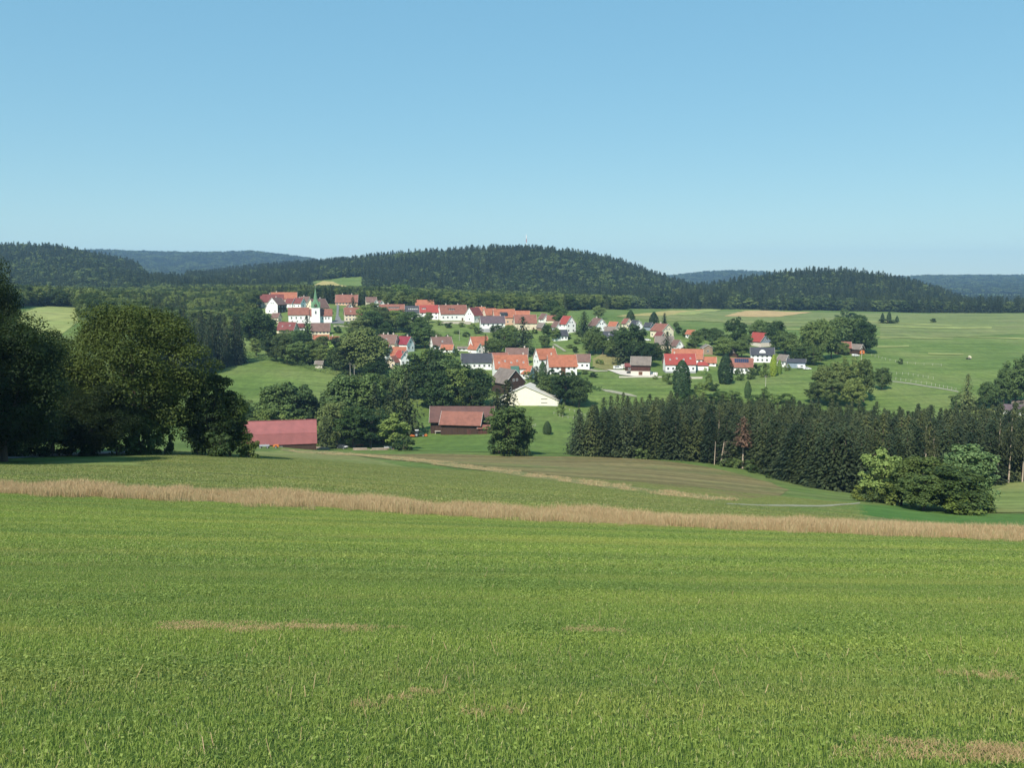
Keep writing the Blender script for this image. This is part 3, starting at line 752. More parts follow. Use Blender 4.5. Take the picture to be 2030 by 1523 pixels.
def plant(kind, p, hm, wm, label, group=None, color=(1, 1, 1), var=None):
    pr = PROTO[kind]; k = _tc.get(kind, 0); _tc[kind] = k + 1
    crown, trunk = pr[(k if var is None else var) % len(pr)]
    H, W = DIM[kind]
    o = empty(NAME[kind], (p.x, p.y, p.z - 0.05), random.uniform(0, 6.28))
    o.scale = (wm / W, wm / W, hm / H)
    tag(o, label, CATN[kind], group)
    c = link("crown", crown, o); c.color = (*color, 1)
    t = link("trunk", trunk, o)
    return o
BIG = {'trees in the hollow below the village', 'trees between the left meadow and the church', 'trees on the slope under the upper row of houses', 'trees between the white houses and the log barn', 'dark trees behind the cream barn'}
def tree(kind, px, py, hpx, wpx, label, group=None, color=None, Y=None, var=None):
    """stands on the ground where its foot is; h and w in the photograph's scale at that distance"""
    p = on(px, Y) if Y else hit(px, py, 100)
    m = p.y / F
    j = random.uniform(.85, 1.15)
    if group in BIG: hpx, wpx = (hpx * 1.1, wpx * 1.22) if 'hollow' in group else (hpx, wpx * (1.0 if 'log barn' in group else 1.06))
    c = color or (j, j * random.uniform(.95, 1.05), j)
    return plant(kind, p, hpx * m, wpx * m, label, group, c, var)

# ---- near trees at the left, along the country road
g_ = "dark trees along the country road"
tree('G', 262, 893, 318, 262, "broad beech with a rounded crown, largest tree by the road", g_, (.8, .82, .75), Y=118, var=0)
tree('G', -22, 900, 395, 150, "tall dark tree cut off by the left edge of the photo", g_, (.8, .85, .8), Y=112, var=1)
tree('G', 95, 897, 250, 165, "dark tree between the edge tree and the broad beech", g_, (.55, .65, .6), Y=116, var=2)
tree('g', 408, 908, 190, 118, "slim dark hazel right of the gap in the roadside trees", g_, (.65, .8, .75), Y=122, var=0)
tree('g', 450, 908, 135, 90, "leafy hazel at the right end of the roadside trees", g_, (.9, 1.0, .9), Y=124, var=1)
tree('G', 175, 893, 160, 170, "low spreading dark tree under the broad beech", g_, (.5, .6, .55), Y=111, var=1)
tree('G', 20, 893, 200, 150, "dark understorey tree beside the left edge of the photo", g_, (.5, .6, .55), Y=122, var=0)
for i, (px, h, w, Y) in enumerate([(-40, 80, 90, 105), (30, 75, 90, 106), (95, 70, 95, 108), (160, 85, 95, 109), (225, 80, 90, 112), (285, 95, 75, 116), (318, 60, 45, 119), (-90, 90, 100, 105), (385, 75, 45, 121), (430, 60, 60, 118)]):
    tree('H', px, 0, h, w, "dark roadside shrub under the big trees", "shrubs under the roadside trees", (.42, .55, .5), Y=Y)  # dark tint paints the shade under the big trees into the leaf colour
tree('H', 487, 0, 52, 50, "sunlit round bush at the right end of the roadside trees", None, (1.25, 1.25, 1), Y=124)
# more of the same row, further along the road beside the camera
for i, (x, y, h) in enumerate([(-60, 86, 21), (-66, 98, 20), (-54, 74, 19), (-72, 84, 22), (-63, 66, 19), (-80, 105, 20), (-50, 88, 15), (-75, 72, 20)]):
    plant('G', Vector((x, y, hgt(x, y))), h, 13, "roadside tree standing left of the photographed row", "roadside trees left of the view", (.8, .9, .8))

# ---- spruce plantation on the right: front edge (px, distance) to back edge
FE = [(1140, 286), (1230, 281), (1330, 276), (1420, 270), (1490, 258), (1550, 240), (1610, 221), (1670, 211), (1730, 209), (1800, 213), (1900, 222), (2000, 226), (2110, 226)]
BE = [(2110, 292), (1960, 312), (1850, 322), (1740, 332), (1600, 344), (1450, 352), (1330, 352), (1240, 345), (1160, 318)]
FP = [(colx(a, b), b) for a, b in FE]; BP = [(colx(a, b), b) for a, b in BE]
PLN = FP + BP
def grid_in(poly, s, jit=.35):
    xs = [p[0] for p in poly]; ys = [p[1] for p in poly]
    gx, gy = np.meshgrid(np.arange(min(xs), max(xs) + s, s), np.arange(min(ys), max(ys) + s, s))
    gx = gx + (np.arange(gx.shape[0]) % 2)[:, None] * s / 2
    gx = gx.ravel() + rng.uniform(-jit, jit, gx.size) * s; gy = gy.ravel() + rng.uniform(-jit, jit, gy.size) * s
    k = inpoly(poly, gx, gy); return gx[k], gy[k]
px_, py_ = grid_in(PLN, 4.6)
fx_ = np.array([p[0] for p in FP]); fy_ = np.array([p[1] for p in FP])
depth = py_ - np.interp(px_, fx_, fy_)
colpx = CX + F * px_ / (py_ * 1.004)
# the edge row, closed to the ground
edge = []
for i in range(len(FP) - 1):
    a, b = Vector(FP[i]), Vector(FP[i + 1]); k = max(1, int((b - a).length / 3.0))
    edge += [a.lerp(b, (j + .5) / k) for j in range(k)]
gapc = lambda c: (1424 < c < 1444) or (1836 < c < 1872) or c > 1985
lab_e = "dark spruce with branches to the ground, in the plantation's front row"
lab_p = "dark spruce packed inside the plantation on the right"
n_ind = 0
for q in edge:
    c = CX + F * q.x / (q.y * 1.004)
    z = hgt(q.x, q.y)
    if gapc(c):
        if c > 1985 or random.random() < .8: plant('E', Vector((q.x, q.y, z)), random.uniform(15, 18), 5, "pine with a bare pale stem at the plantation's edge", "pines with bare stems at the plantation's edge", (1.25, 1.05, .9)); n_ind += 1
        continue
    col_ = random.choice([(1, 1, 1), (.9, .95, .95), (1.15, 1.1, .95), (1.3, 1.2, .95)])
    plant('S', Vector((q.x, q.y + random.uniform(-1, 1), z)), random.uniform(12.5, 16.5), random.uniform(7.0, 9.5), lab_e, "spruces in the plantation's front row", col_); n_ind += 1
order = np.argsort(py_ - 0 * px_)
rest = []
order = np.argsort(depth)
for i in order:
    if depth[i] < 3: continue
    if 285 - n_ind > 0:
        hh = random.uniform(14.0, 18.5) - 1.5 * (colpx[i] < 1240)
        col_ = random.choice([(1, 1, 1), (.9, .98, .95), (1.25, 1.15, 1.0), (1.5, 1.3, 1.0)])
        plant('S', Vector((px_[i], py_[i], hgt(px_[i], py_[i]))), hh * random.uniform(.94, 1.08), random.uniform(6.6, 9.0), lab_p, "spruces inside the plantation", col_); n_ind += 1
    else: rest.append(i)
r_ = np.array(rest); nn = len(r_)
if nn:
    s_ = rng.uniform(.84, 1.14, nn)
    scatter("plantation_spruces", [a for a, b in PROTO['S']], np.column_stack([px_[r_], py_[r_], height(px_[r_], py_[r_])]), np.column_stack([np.zeros(nn), np.zeros(nn), rng.uniform(0, 6.28, nn)]), np.column_stack([s_ * 1.12, s_ * 1.12, s_]), rng.integers(0, 5, nn), "dense spruce tops at the back of the plantation", "spruces", (1.2, 1.12, .97))
def one(kind, px, Y, h, w, label, color=(1, 1, 1), var=None, group=None):
    return plant(kind, on(px, Y), h, w, label, group, color, var)
one('D', 1478, 254, 15.5, 5.0, "dead spruce with reddish brown needles above a bare stem", (.95, .85, .8))
def snag(name, px, Y, H, lean, label, right=1):
    p = on(px, Y); o = empty(name, (p.x, p.y, p.z)); tag(o, label, "dead tree")
    b = MB(); b.tube((0, 0, -.5), (lean, 0, H), .24, .12, 8); b.build("trunk", BARKP, o)
    for k in range(11):
        z = H * (.12 + .08 * k); m = MB(); x = lean * z / H
        L = random.uniform(2.2, 4.4); m.tube((x, 0, z), (x + right * L * .5, -.3, z + .5), .06, .04, 5); m.tube((x + right * L * .5, -.3, z + .5), (x + right * L, -.5, z + .4 + .1 * random.random()), .04, .015, 5)
        m.build("branch", BARKP, o)
snag("dead_tree", 1433, 262, 7.4, 1.0, "leaning barkless trunk with bare branches at the plantation's edge")
for px, Y, H in [(1421, 264, 7), (1425, 268, 5), (1843, 208, 9.5), (1850, 208, 8.5), (1860, 209, 9)]:
    p = on(px, Y); b = MB(); b.tube((p.x, p.y, p.z - .4), (p.x + .2, p.y, p.z + H), .15, .09, 7)
    tag(b.build("bare_snag", BARKP), "bare pale tree trunk showing in a gap of the spruce edge", "tree trunk", "bare trunks in the gaps of the spruce edge")
for px, Y, h in [(1495, 250, 3.6), (1470, 255, 3.2), (1455, 258, 2.8), (1440, 259, 2.2), (1500, 251, 2.6), (1180, 283, 3.4), (1275, 276, 4), (1500, 243, 2.3), (1530, 232, 1.4)]:
    one('H', px, Y, h, h * 1.4, "low shrub at the foot of the spruce plantation", (.9, 1.0, .95), group="low shrubs at the foot of the plantation")
# ---- shrub island in front of the plantation
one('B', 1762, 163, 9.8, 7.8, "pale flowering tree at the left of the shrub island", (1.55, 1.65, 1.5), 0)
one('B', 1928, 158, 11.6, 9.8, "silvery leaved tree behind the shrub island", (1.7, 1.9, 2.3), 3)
one('B', 1842, 154, 9.0, 9.5, "mid-green bushy tree in the middle of the shrub island", (.62, .68, .55), 4)
one('B', 1905, 146, 7.8, 10.5, "dark spreading bush at the front right of the shrub island", (.62, .72, .62), 3)
one('B', 1845, 146, 6.2, 7.5, "dark round bush at the front of the shrub island", (.6, .7, .62), 1)
one('H', 1795, 156, 4.2, 6.6, "yellowish low bush left of the dark bushes", (1.0, 1.0, .75), 0)
one('H', 1750, 160, 2.8, 4.6, "small dark bush at the left tip of the shrub island", (.7, .75, .7), 1)
one('H', 1722, 165, 3.2, 4.2, "small yellow-green bush beside the gravel path", (1.15, 1.1, .75), 2)
one('H', 1925, 142, 3.4, 6.5, "low light green bush at the right foot of the shrub island", (1.05, 1.1, .75), 3)
one('H', 1955, 148, 4.4, 6.0, "low bush at the right end of the shrub island", (.8, .9, .7), 2)
one('B', 1800, 158, 6.5, 7.0, "green bush between the pale tree and the middle tree", (.75, .85, .7), 5)

# ---- trees around the village, foot by foot
T = []
gc = "trees in the hollow below the village"
for a in [(500, 868, 55, 55), (480, 860, 62, 50), (545, 872, 105, 78), (585, 874, 108, 72), (612, 868, 75, 55), (525, 876, 60, 60), (565, 878, 60, 60),
          (468, 866, 50, 50), (682, 872, 122, 84), (722, 868, 118, 80), (668, 884, 80, 62), (700, 888, 76, 66), (735, 888, 74, 66), (760, 882, 70, 55), (655, 860, 70, 50),
          (700, 800, 50, 60), (740, 790, 45, 55), (885, 812, 92, 92), (852, 808, 104, 76), (925, 812, 80, 72), (905, 818, 84, 70), (800, 790, 62, 60), (948, 806, 70, 44), (870, 822, 80, 60), (935, 822, 60, 50)]:
    tree('B', *a, "leafy green tree in the wooded hollow below the village", gc, random.choice([(1, 1, 1), (.9, 1.05, 1), (1.25, 1.3, 1.05), (.8, .95, .95), (1.5, 1.5, 1.2)]))
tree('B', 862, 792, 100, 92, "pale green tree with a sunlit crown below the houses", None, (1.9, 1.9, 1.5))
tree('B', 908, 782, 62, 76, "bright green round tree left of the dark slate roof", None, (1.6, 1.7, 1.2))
tree('N', 780, 892, 76, 74, "light green birch beside the log piles", None, (1.5, 1.55, 1.2))
tree('H', 800, 894, 34, 50, "dark bush at the foot of the birch", None, (.9, 1, 1))
for a in [(745, 876, 122, 58), (808, 862, 128, 66), (782, 866, 118, 60), (770, 874, 96, 52)]:
    tree('S', *a, "tall drooping spruce left of the brown sheds", "spruces left of the brown sheds", (1.15, 1.15, 1.0))
tree('S', 645, 890, 68, 42, "small spruce right of the red barn", None, (1.2, 1.2, 1))
tree('S', 1006, 846, 96, 78, "brownish spruce in front of the dark barn", None, (1.6, 1.25, 1.0))
tree('S', 986, 850, 84, 60, "darker spruce left of the brownish one before the dark barn", None, (1.2, 1.05, .9))
tree('B', 1008, 904, 102, 88, "large dark round tree right of the brown sheds", None, (.62, .75, .66), var=3)
tree('B', 1016, 900, 84, 76, "second crown close behind the large dark round tree", None, (.6, .72, .64), var=1)
tree('H', 1022, 905, 36, 60, "dark low bush at the right foot of the large round tree", None, (.5, .6, .55))
tree('H', 990, 900, 42, 60, "dark bush at the foot of the large round tree", None, (.8, .95, .9))
tree('P', 1085, 862, 28, 19, "small conical tree alone in the green meadow", None, (1.2, 1.2, 1.1))
tree('H', 1112, 825, 28, 20, "dark bush at the corner of the cream barn", None, (.9, 1, .9))
for a in [(1085, 796, 52, 46), (1120, 804, 68, 52), (1148, 808, 64, 42), (1100, 790, 50, 40), (1135, 800, 56, 40)]:
    tree('B', *a, "dark tree behind the cream barn", "dark trees behind the cream barn", (.95, 1.05, 1.0))
tree('S', 1063, 782, 58, 38, "dark conifer between the orange house and the white houses", None, (.85, .95, 1))
tree('P', 1076, 748, 32, 17, "pale green conical tree in front of the white gable house", None, (1.7, 1.8, 1.6))
gl = "trees between the left meadow and the church"
for a in [(512, 694, 82, 58), (500, 690, 90, 46), (528, 690, 66, 40), (548, 716, 52, 46), (570, 722, 56, 50), (590, 724, 48, 50), (620, 720, 44, 48), (560, 705, 45, 45), (642, 726, 42, 46), (600, 700, 40, 40),
          (668, 735, 45, 50), (690, 742, 68, 58), (725, 746, 96, 78), (700, 730, 70, 60), (752, 740, 60, 50), (675, 700, 35, 42), (640, 695, 30, 40), (745, 715, 50, 40), (742, 754, 40, 50), (700, 690, 40, 40)]:
    tree('B', *a, "leafy tree in the gardens below the church", gl, random.choice([(1, 1, 1), (1.3, 1.3, 1.1), (1.1, 1.1, 1.1), (.85, 1, .95)]))
tree('N', 508, 706, 36, 34, "small light green birch at the meadow's top corner", None, (1.6, 1.6, 1.4))
tree('N', 655, 712, 36, 24, "yellow-green young tree in the gardens below the church", None, (3.0, 3.1, 2.4))
tree('S', 610, 692, 68, 40, "pointed spruce in front of the church", None, (.95, 1.05, 1.05))
tree('B', 592, 694, 40, 36, "dark tree left of the pointed spruce by the church", None, (.7, .9, .9))
gh = "trees on the slope under the upper row of houses"
for a in [(738, 668, 52, 48), (760, 660, 44, 44), (785, 655, 40, 46), (812, 660, 42, 46), (835, 668, 40, 40), (715, 672, 44, 40), (725, 650, 45, 36), (850, 640, 22, 18), (842, 690, 44, 44), (815, 690, 30, 40), (765, 680, 40, 40), (700, 665, 30, 36),
          (792, 634, 20, 30), (760, 634, 26, 30), (740, 640, 40, 34), (860, 680, 20, 30)]:
    tree('B', *a, "green tree on the slope below the upper row of houses", gh, random.choice([(1, 1, 1), (.85, 1.05, .95), (1.2, 1.3, 1.1)]))
tree('S', 700, 618, 30, 20, "dark spruce beside the twin-chimney house", None)
tree('B', 795, 606, 42, 60, "dark green round tree behind the upper row of houses", None, (.9, 1.1, .85))
tree('S', 1037, 704, 78, 50, "tall dark conifer in the middle of the village", None, (.75, .85, .9), var=1)
tree('S', 963, 712, 52, 12, "narrow dark cypress before the orange roofed house", None, (.9, 1.0, .9))
gm = "trees in the middle of the village"
for a in [(1000, 690, 38, 50), (980, 702, 32, 40), (1012, 706, 40, 40), (985, 668, 24, 30), (1010, 680, 36, 30), (1085, 668, 24, 26), (1100, 676, 26, 24), (1080, 690, 26, 22), (1140, 700, 14, 14)]:
    tree('B', *a, "garden tree near the tall dark conifer", gm, (1.05, 1.15, 1))
gr = "trees between the white houses and the log barn"
for k, a in [('S', (1158, 662, 46, 34)), ('B', (1180, 700, 54, 36)), ('B', (1168, 704, 48, 30)), ('B', (1195, 704, 40, 34)), ('S', (1235, 722, 74, 46)), ('B', (1255, 722, 78, 60)), ('B', (1228, 706, 50, 50)), ('B', (1285, 728, 50, 36)), ('B', (1298, 715, 36, 30)), ('B', (1215, 708, 36, 34)), ('B', (1270, 708, 40, 30))]:
    tree(k, *a, "dark green tree left of or behind the brown wooden barn", gr, random.choice([(.9, 1, .95), (.75, .9, .9), (1.1, 1.2, 1)]))
tree('S', 1322, 708, 52, 30, "dark spruce behind the bright red roof", None, (.9, 1, .9))
tree('P', 1250, 640, 25, 18, "dark round-topped conifer on the plateau's edge", None, (.75, .9, .9))
tree('P', 1296, 647, 29, 19, "broad dark conifer standing before the pale fields", None, (.75, .9, .9))
tree('S', 1317, 650, 30, 20, "pointed dark spruce standing before the pale fields", None, (.75, .9, .9))
gv = "trees round the right-hand houses"
for a in [(1346, 664, 16, 14), (1358, 668, 15, 14), (1380, 688, 34, 34), (1398, 674, 24, 30), (1415, 672, 22, 22), (1422, 698, 44, 42), (1456, 696, 66, 44), (1435, 706, 38, 42), (1470, 710, 38, 36), (1478, 700, 40, 26),
          (1503, 682, 48, 36), (1540, 694, 58, 46), (1520, 668, 30, 30), (1556, 702, 46, 50), (1574, 706, 36, 40), (1604, 716, 80, 48), (1626, 716, 84, 44), (1648, 710, 60, 42), (1590, 720, 40, 40), (1612, 724, 36, 36),
          (1690, 694, 66, 62), (1714, 700, 64, 48), (1668, 676, 48, 52), (1700, 668, 44, 50), (1372, 700, 26, 26), (1340, 650, 12, 12), (1575, 725, 30, 30), (1672, 704, 26, 24)]:
    tree('B', *a, "leafy tree standing around the right-hand houses", gv, random.choice([(.9, 1.05, 1), (1.05, 1.15, 1.05), (.78, .92, .92), (1.2, 1.3, 1.15)]))
for a in [(1665, 634, 10, 24), (1688, 636, 16, 30), (1706, 638, 14, 26), (1674, 626, 14, 18)]:
    tree('H', *a, "hedge bush on the plateau behind the barn", "hedge bushes on the plateau", (.8, .95, .95))
tree('H', 1760, 641, 10, 44, "low dark hedge clump alone on the plateau", None, (.8, .9, .9))
for a in [(1749, 640, 20, 8), (1762, 640, 22, 10), (1778, 640, 14, 7)]:
    tree('P', *a, "narrow tree rising from the lone hedge clump", "narrow trees in the lone hedge clump", (.8, .9, .9))
tree('H', 1850, 639, 8, 15, "tiny dark bush alone on the plateau", None, (.8, .9, .9))
tree('P', 1351, 786, 74, 40, "large dark cone-shaped conifer left of the two lawn conifers", None, (.85, 1.0, 1.0), var=0)
tree('P', 1438, 761, 60, 34, "dark cone-shaped conifer in front of the solar roof house", None, (.8, .95, .95), var=1)
tree('P', 1533, 746, 44, 16, "bright yellow columnar conifer beside the white villa", None, (6.5, 5.0, 1.6), var=2)
tree('P', 1545, 742, 30, 10, "slim yellow-green conifer beside the yellow one", None, (4.2, 3.8, 1.5), var=1)
gs = "garden shrubs in front of the right-hand houses"
for a in [(1517, 748, 30, 26), (1500, 744, 24, 24), (1465, 754, 26, 22), (1488, 752, 24, 26), (1330, 762, 22, 24), (1320, 756, 16, 18), (1395, 772, 18, 30), (1405, 760, 20, 18), (1560, 735, 14, 16), (1300, 752, 8, 14), (1415, 775, 18, 26)]:
    tree('H', *a, "green garden shrub before the right-hand houses", gs, random.choice([(1, 1.1, 1), (1.3, 1.4, 1.1)]))
gb = "scrub on the meadow behind the plantation"
for a in [(1365, 800, 26, 44), (1385, 796, 24, 40), (1408, 800, 22, 44), (1432, 796, 20, 40), (1455, 800, 24, 44), (1380, 780, 18, 26), (1430, 786, 12, 30), (1455, 786, 12, 20), (1340, 802, 18, 30), (1515, 786, 20, 22), (1500, 800, 20, 40), (1530, 800, 24, 40), (1558, 800, 20, 40)]:
    tree('H', *a, "low scrub bush on the meadow behind the plantation", gb, random.choice([(1, 1.15, .9), (1.3, 1.4, 1.0)]))
tree('P', 1482, 790, 36, 15, "slim conifer rising from the scrub behind the plantation", None, (1.3, 1.4, 1.2))
gk = "open trees above the plantation's middle"
for k, a in [('B', (1635, 786, 62, 44)), ('N', (1660, 792, 76, 50)), ('N', (1690, 794, 88, 44)), ('B', (1712, 796, 84, 46)), ('B', (1650, 806, 56, 54)), ('B', (1690, 808, 60, 50)), ('N', (1625, 772, 50, 30)), ('N', (1672, 776, 70, 36)), ('B', (1615, 800, 44, 40)), ('N', (1712, 760, 50, 24))]:
    tree(k, *a, "grey-green tree in the copse above the plantation", gk, random.choice([(1.15, 1.15, 1.1), (1.4, 1.35, 1.2)]))
tree('B', 1748, 773, 46, 32, "round dark tree right of the copse, alone on the meadow", None, (.85, .95, .9), var=3)
tree('H', 1785, 722, 12, 14, "small round bush on the far meadow", None, (.8, .9, .9))
tree('S', 1916, 812, 74, 36, "slim yellowish conifer by the field path", None, (2.3, 2.1, 1.7))
tree('H', 1893, 811, 32, 34, "dark bush at the foot of the slim yellowish conifer", None, (.7, .8, .85))
tree('H', 1928, 812, 22, 24, "smaller dark bush right of the slim yellowish conifer", None, (.7, .8, .85))
go_ = "trees at the right edge behind the small cottage"
for k, a in [('B', (1955, 812, 56, 34)), ('S', (1972, 806, 54, 26)), ('B', (1988, 806, 76, 44)), ('B', (2012, 804, 94, 56)), ('B', (2036, 806, 108, 60)), ('B', (2000, 800, 60, 50)), ('B', (2060, 810, 110, 70)), ('H', (1948, 813, 22, 30))]:
    tree(k, *a, "dark tree in the group at the photo's right edge", go_, (.8, .95, .95))
tree('H', 2026, 838, 28, 34, "bush in front of the small cottage's right end", None, (.8, .95, .9))
tree('B', 1108, 642, 34, 30, "dark tree behind the tall white gable", None, (.85, 1, .9))
tree('B', 1095, 626, 30, 34, "light green tree at the forest's foot behind the village", None, (1.4, 1.4, 1.1))
tree('B', 1186, 632, 26, 26, "grey-green tree behind the balcony house", None, (1.2, 1.25, 1.3))
gq = "garden shrubs between the village houses"
for a in [(872, 645, 10, 16), (888, 650, 12, 20), (915, 648, 9, 18), (935, 652, 12, 18), (948, 662, 14, 20), (905, 662, 8, 16), (925, 668, 10, 18), (890, 672, 10, 16), (1060, 662, 10, 14), (1078, 676, 14, 18), (1050, 672, 12, 16),
          (1128, 672, 10, 14), (1150, 668, 14, 20), (1145, 682, 12, 18), (1130, 690, 8, 20), (1165, 692, 16, 20), (1188, 722, 10, 20), (1160, 742, 10, 18), (1176, 748, 10, 22), (1210, 690, 18, 22), (1182, 676, 14, 18), (1222, 668, 16, 20), (1262, 668, 18, 20),
          (1275, 664, 14, 18), (1340, 690, 12, 16), (1352, 698, 12, 16), (862, 700, 16, 20), (880, 706, 18, 22), (905, 706, 14, 18), (1235, 660, 14, 18), (720, 642, 14, 18), (705, 655, 14, 20), (668, 660, 14, 20), (1110, 742, 16, 20), (1095, 752, 20, 26), (1130, 752, 18, 26), (1046, 752, 18, 22), (575, 668, 16, 22), (560, 672, 18, 22), (640, 690, 16, 26)]:
    tree('H', *a, "round garden shrub between the village houses", gq, random.choice([(1, 1.1, 1), (1.3, 1.4, 1.1), (.8, .95, .9)]))
# clipped hedge along the top of the left meadow
HP = pp([(488, 706), (540, 716), (600, 730), (650, 742), (700, 751), (745, 757)], 345)
def hedge(name, P, w, h, label, color=(1, 1, 1), dens=26):
    C, N = [], []
    for i in range(len(P) - 1):
        a, b = P[i], P[i + 1]; L = (b - a).length; n = int(L * dens * .6)
        t = rng.random(n); x = a.x + (b.x - a.x) * t + rng.normal(0, w * .35, n); y = a.y + (b.y - a.y) * t + rng.normal(0, w * .35, n)
        z = height(x, y) + h * rng.uniform(0, 1, n) ** .6 * (1 + .2 * np.sin(x * .7))
        C.append(np.column_stack([x, y, z])); N.append(rng.normal(0, .6, (n, 3)) + np.array([0, -.4, .8]))
    V, Fq = quads(np.concatenate(C), np.concatenate(N), .55, rng)
    o = link(name, mesh_np(name, V, Fq, L_BRD)); o.color = (*color, 1)
    return tag(o, label, "hedge")
hedge("hedge", HP, 2.6, 3.2, "dark hedge along the top of the left meadow", (.8, .95, .9))
hedge("hedge", pp([(1160, 768), (1180, 773), (1192, 777)], 380), 2.0, 2.2, "clipped hedge beside the path near the cream barn", (1.1, 1.3, 1))
hedge("hedge", pp([(1382, 744), (1398, 744), (1399, 739)], 400), 1.6, 3.0, "square green hedge in front of the red roofed annexe", (1.2, 1.4, 1))
hedge("hedge", pp([(656, 652), (700, 650)], 500), 1.5, 3.0, "dark hedge beside the village road", (.8, 1, .9))

# ---- left spruce wood
LWF = [(300, 430), (345, 440), (385, 452), (430, 470), (472, 498), (490, 520), (482, 560)]
LWB = [(470, 640), (380, 650), (300, 640), (240, 560)]
LW = [(colx(a, b), b) for a, b in LWF + LWB]
x_, y_ = grid_in(LW, 7.0)
c_ = CX + F * x_ / (y_ * 1.004)
for i in np.argsort(y_):
    h_ = random.uniform(23, 30)
    if c_[i] > 300 and n_ind < 345:
        plant('S', Vector((x_[i], y_[i], hgt(x_[i], y_[i]))), h_, random.uniform(7.5, 9.5), "tall dark spruce in the wood left of the village", "spruces in the wood left of the village", random.choice([(.75, .85, .9), (.85, .9, .9), (1.0, .95, .85)])); n_ind += 1

# ---------------------------------------------------------------- forests
SPM, BRM = [a for a, b in PROTO['S']], [a for a, b in PROTO['B']]
FAR_S = [spruce("far_spruce", 700 + s, 18, 3.4, L_SPR, .02, .62, 1.7)[0] for s in range(4)]
FAR_B = [broadleaf("far_broadleaf", 720 + s, 12, 4.8, .0, 34, 34, 1.25, L_BRD)[0] for s in range(4)]
def forest(name, X, Y, pb, hs, hb, label, color=(1, 1, 1), far=False, wide=1.0):
    n = len(X)
    clump = 0.5 + 0.5 * np.sin(X * .013 + 1.7 * np.sin(Y * .008)) * np.sin(Y * .017 + X * .006)
    isb = rng.random(n) < np.clip(pb * (0.35 + 1.3 * clump), 0, 1)
    S_, B_ = (FAR_S, FAR_B) if far else (SPM, BRM)
    hh = np.where(isb, rng.uniform(*hb, n) / 12, rng.uniform(*hs, n) / 18)
    var = np.where(isb, len(S_) + rng.integers(0, len(B_), n), rng.integers(0, len(S_), n))
    w = hh * rng.uniform(.9, 1.2, n) * wide
    return scatter(name, S_ + B_, np.column_stack([X, Y, height(X, Y) - .4]), np.column_stack([np.zeros(n), np.zeros(n), rng.uniform(0, 6.28, n)]), np.column_stack([w, w, hh]), var, label, "forest", color)
def region(y0, y1, pxl, pxr, s, cond=None):
    X, Y = [], []; q = y0
    while q < y1:
        xs = np.arange(colx(pxl, q), colx(pxr, q), s); X.append(xs + rng.uniform(-.42, .42, len(xs)) * s); Y.append(q + rng.uniform(-.42, .42, len(xs)) * s); q += s
    X, Y = np.concatenate(X), np.concatenate(Y)
    if cond is not None:
        c = CX + F * X / (Y * 1.004); k = cond(c, Y); X, Y = X[k], Y[k]
    return X, Y
interp = np.interp
# mixed wood left of and behind the village
def c1(c, Y):
    lim = interp(c, [-200, 40, 60, 160, 175, 300, 380, 470, 500, 560, 640, 720, 860, 900, 1100, 1200], [640, 640, 720, 740, 560, 560, 640, 640, 800, 900, 860, 850, 830, 830, 860, 1000])
    clear = (c > 615) & (c < 735) & (Y > 1180)
    return (Y > lim) & ~clear & (c < 1240)
X, Y = region(560, 1250, -260, 1240, 7.6, c1)
forest("mixed_wood", X, Y, .85, (14, 19), (11, 17), "mixed wood rolling up behind the village and the left meadow", (1.2, 1.2, 1.0), wide=1.15)
# wooded hills behind
def c2(c, Y):
    lim = interp(c, [-300, 1180, 1220, 1240, 1400, 1440, 1500, 1610, 1800, 2300], [1250, 1250, 1180, 1190, 1255, 1250, 1240, 1215, 1190, 1200])
    clear = ((c > 618) & (c < 725) & (Y < 1560)) | ((c > 285) & (c < 375) & (Y > 1700) & (Y < 2250))
    return (Y > lim) & ~clear
X, Y = region(1180, 2060, -260, 2330, 9.8, c2)
forest("hill_forest", X, Y, .5, (16, 25), (11, 17), "dark conifer forest covering the hills behind the village", (.9, .95, .9), far=True, wide=1.45)
X, Y = region(2060, 3000, -300, 2350, 15, c2)
forest("hill_forest", X, Y, .25, (20, 28), (14, 20), "forest on the low ridge at the far left", (.9, .95, .9), far=True, wide=1.7)
X, Y = region(3600, 5700, -300, 2350, 34)
forest("distant_forest", X, Y, .5, (22, 28), (18, 26), "forest on the blue distant ridges", (.9, .95, .9), far=True, wide=3.0)
# ---------------------------------------------------------------- building materials
WW = wallmat("white_render", (0.84, 0.83, 0.80)); WC = wallmat("cream_render", (0.70, 0.60, 0.44)); WP = wallmat("peach_render", (0.62, 0.40, 0.27))
WG = wallmat("grey_render", (0.36, 0.36, 0.37)); WB = wallmat("grey_blue_boards", (0.22, 0.27, 0.32)); WY = wallmat("pale_yellow_render", (0.74, 0.66, 0.48))
WST = wallmat("pale_plaster_base", (0.62, 0.56, 0.48))
WD = woodmat("dark_wood_boards", (0.060, 0.036, 0.026)); WDR = woodmat("red_brown_boards", (0.085, 0.038, 0.030)); WLT = woodmat("weathered_wood", (0.27, 0.20, 0.14))
RO = roofmat("orange_tiles", (0.38, 0.135, 0.075)); RR = roofmat("red_tiles", (0.32, 0.058, 0.045), (0.25, 0.05, 0.042)); RB = roofmat("brown_tiles", (0.18, 0.105, 0.085)); RRB = roofmat("red_brown_tiles", (0.25, 0.102, 0.072))
RD = roofmat("dark_red_tiles", (0.19, 0.055, 0.048)); RK = roofmat("slate_roof", (0.055, 0.057, 0.068)); RP = roofmat("purple_brown_tiles", (0.12, 0.085, 0.095)); RG = roofmat("grey_brown_roof", (0.20, 0.165, 0.14))
RFB = roofmat("dark_red_brown_tiles", (0.125, 0.062, 0.052)); RCR = roofmat("crimson_tiles", (0.24, 0.035, 0.05)); RT = roofmat("tan_brown_tiles", (0.195, 0.112, 0.090))
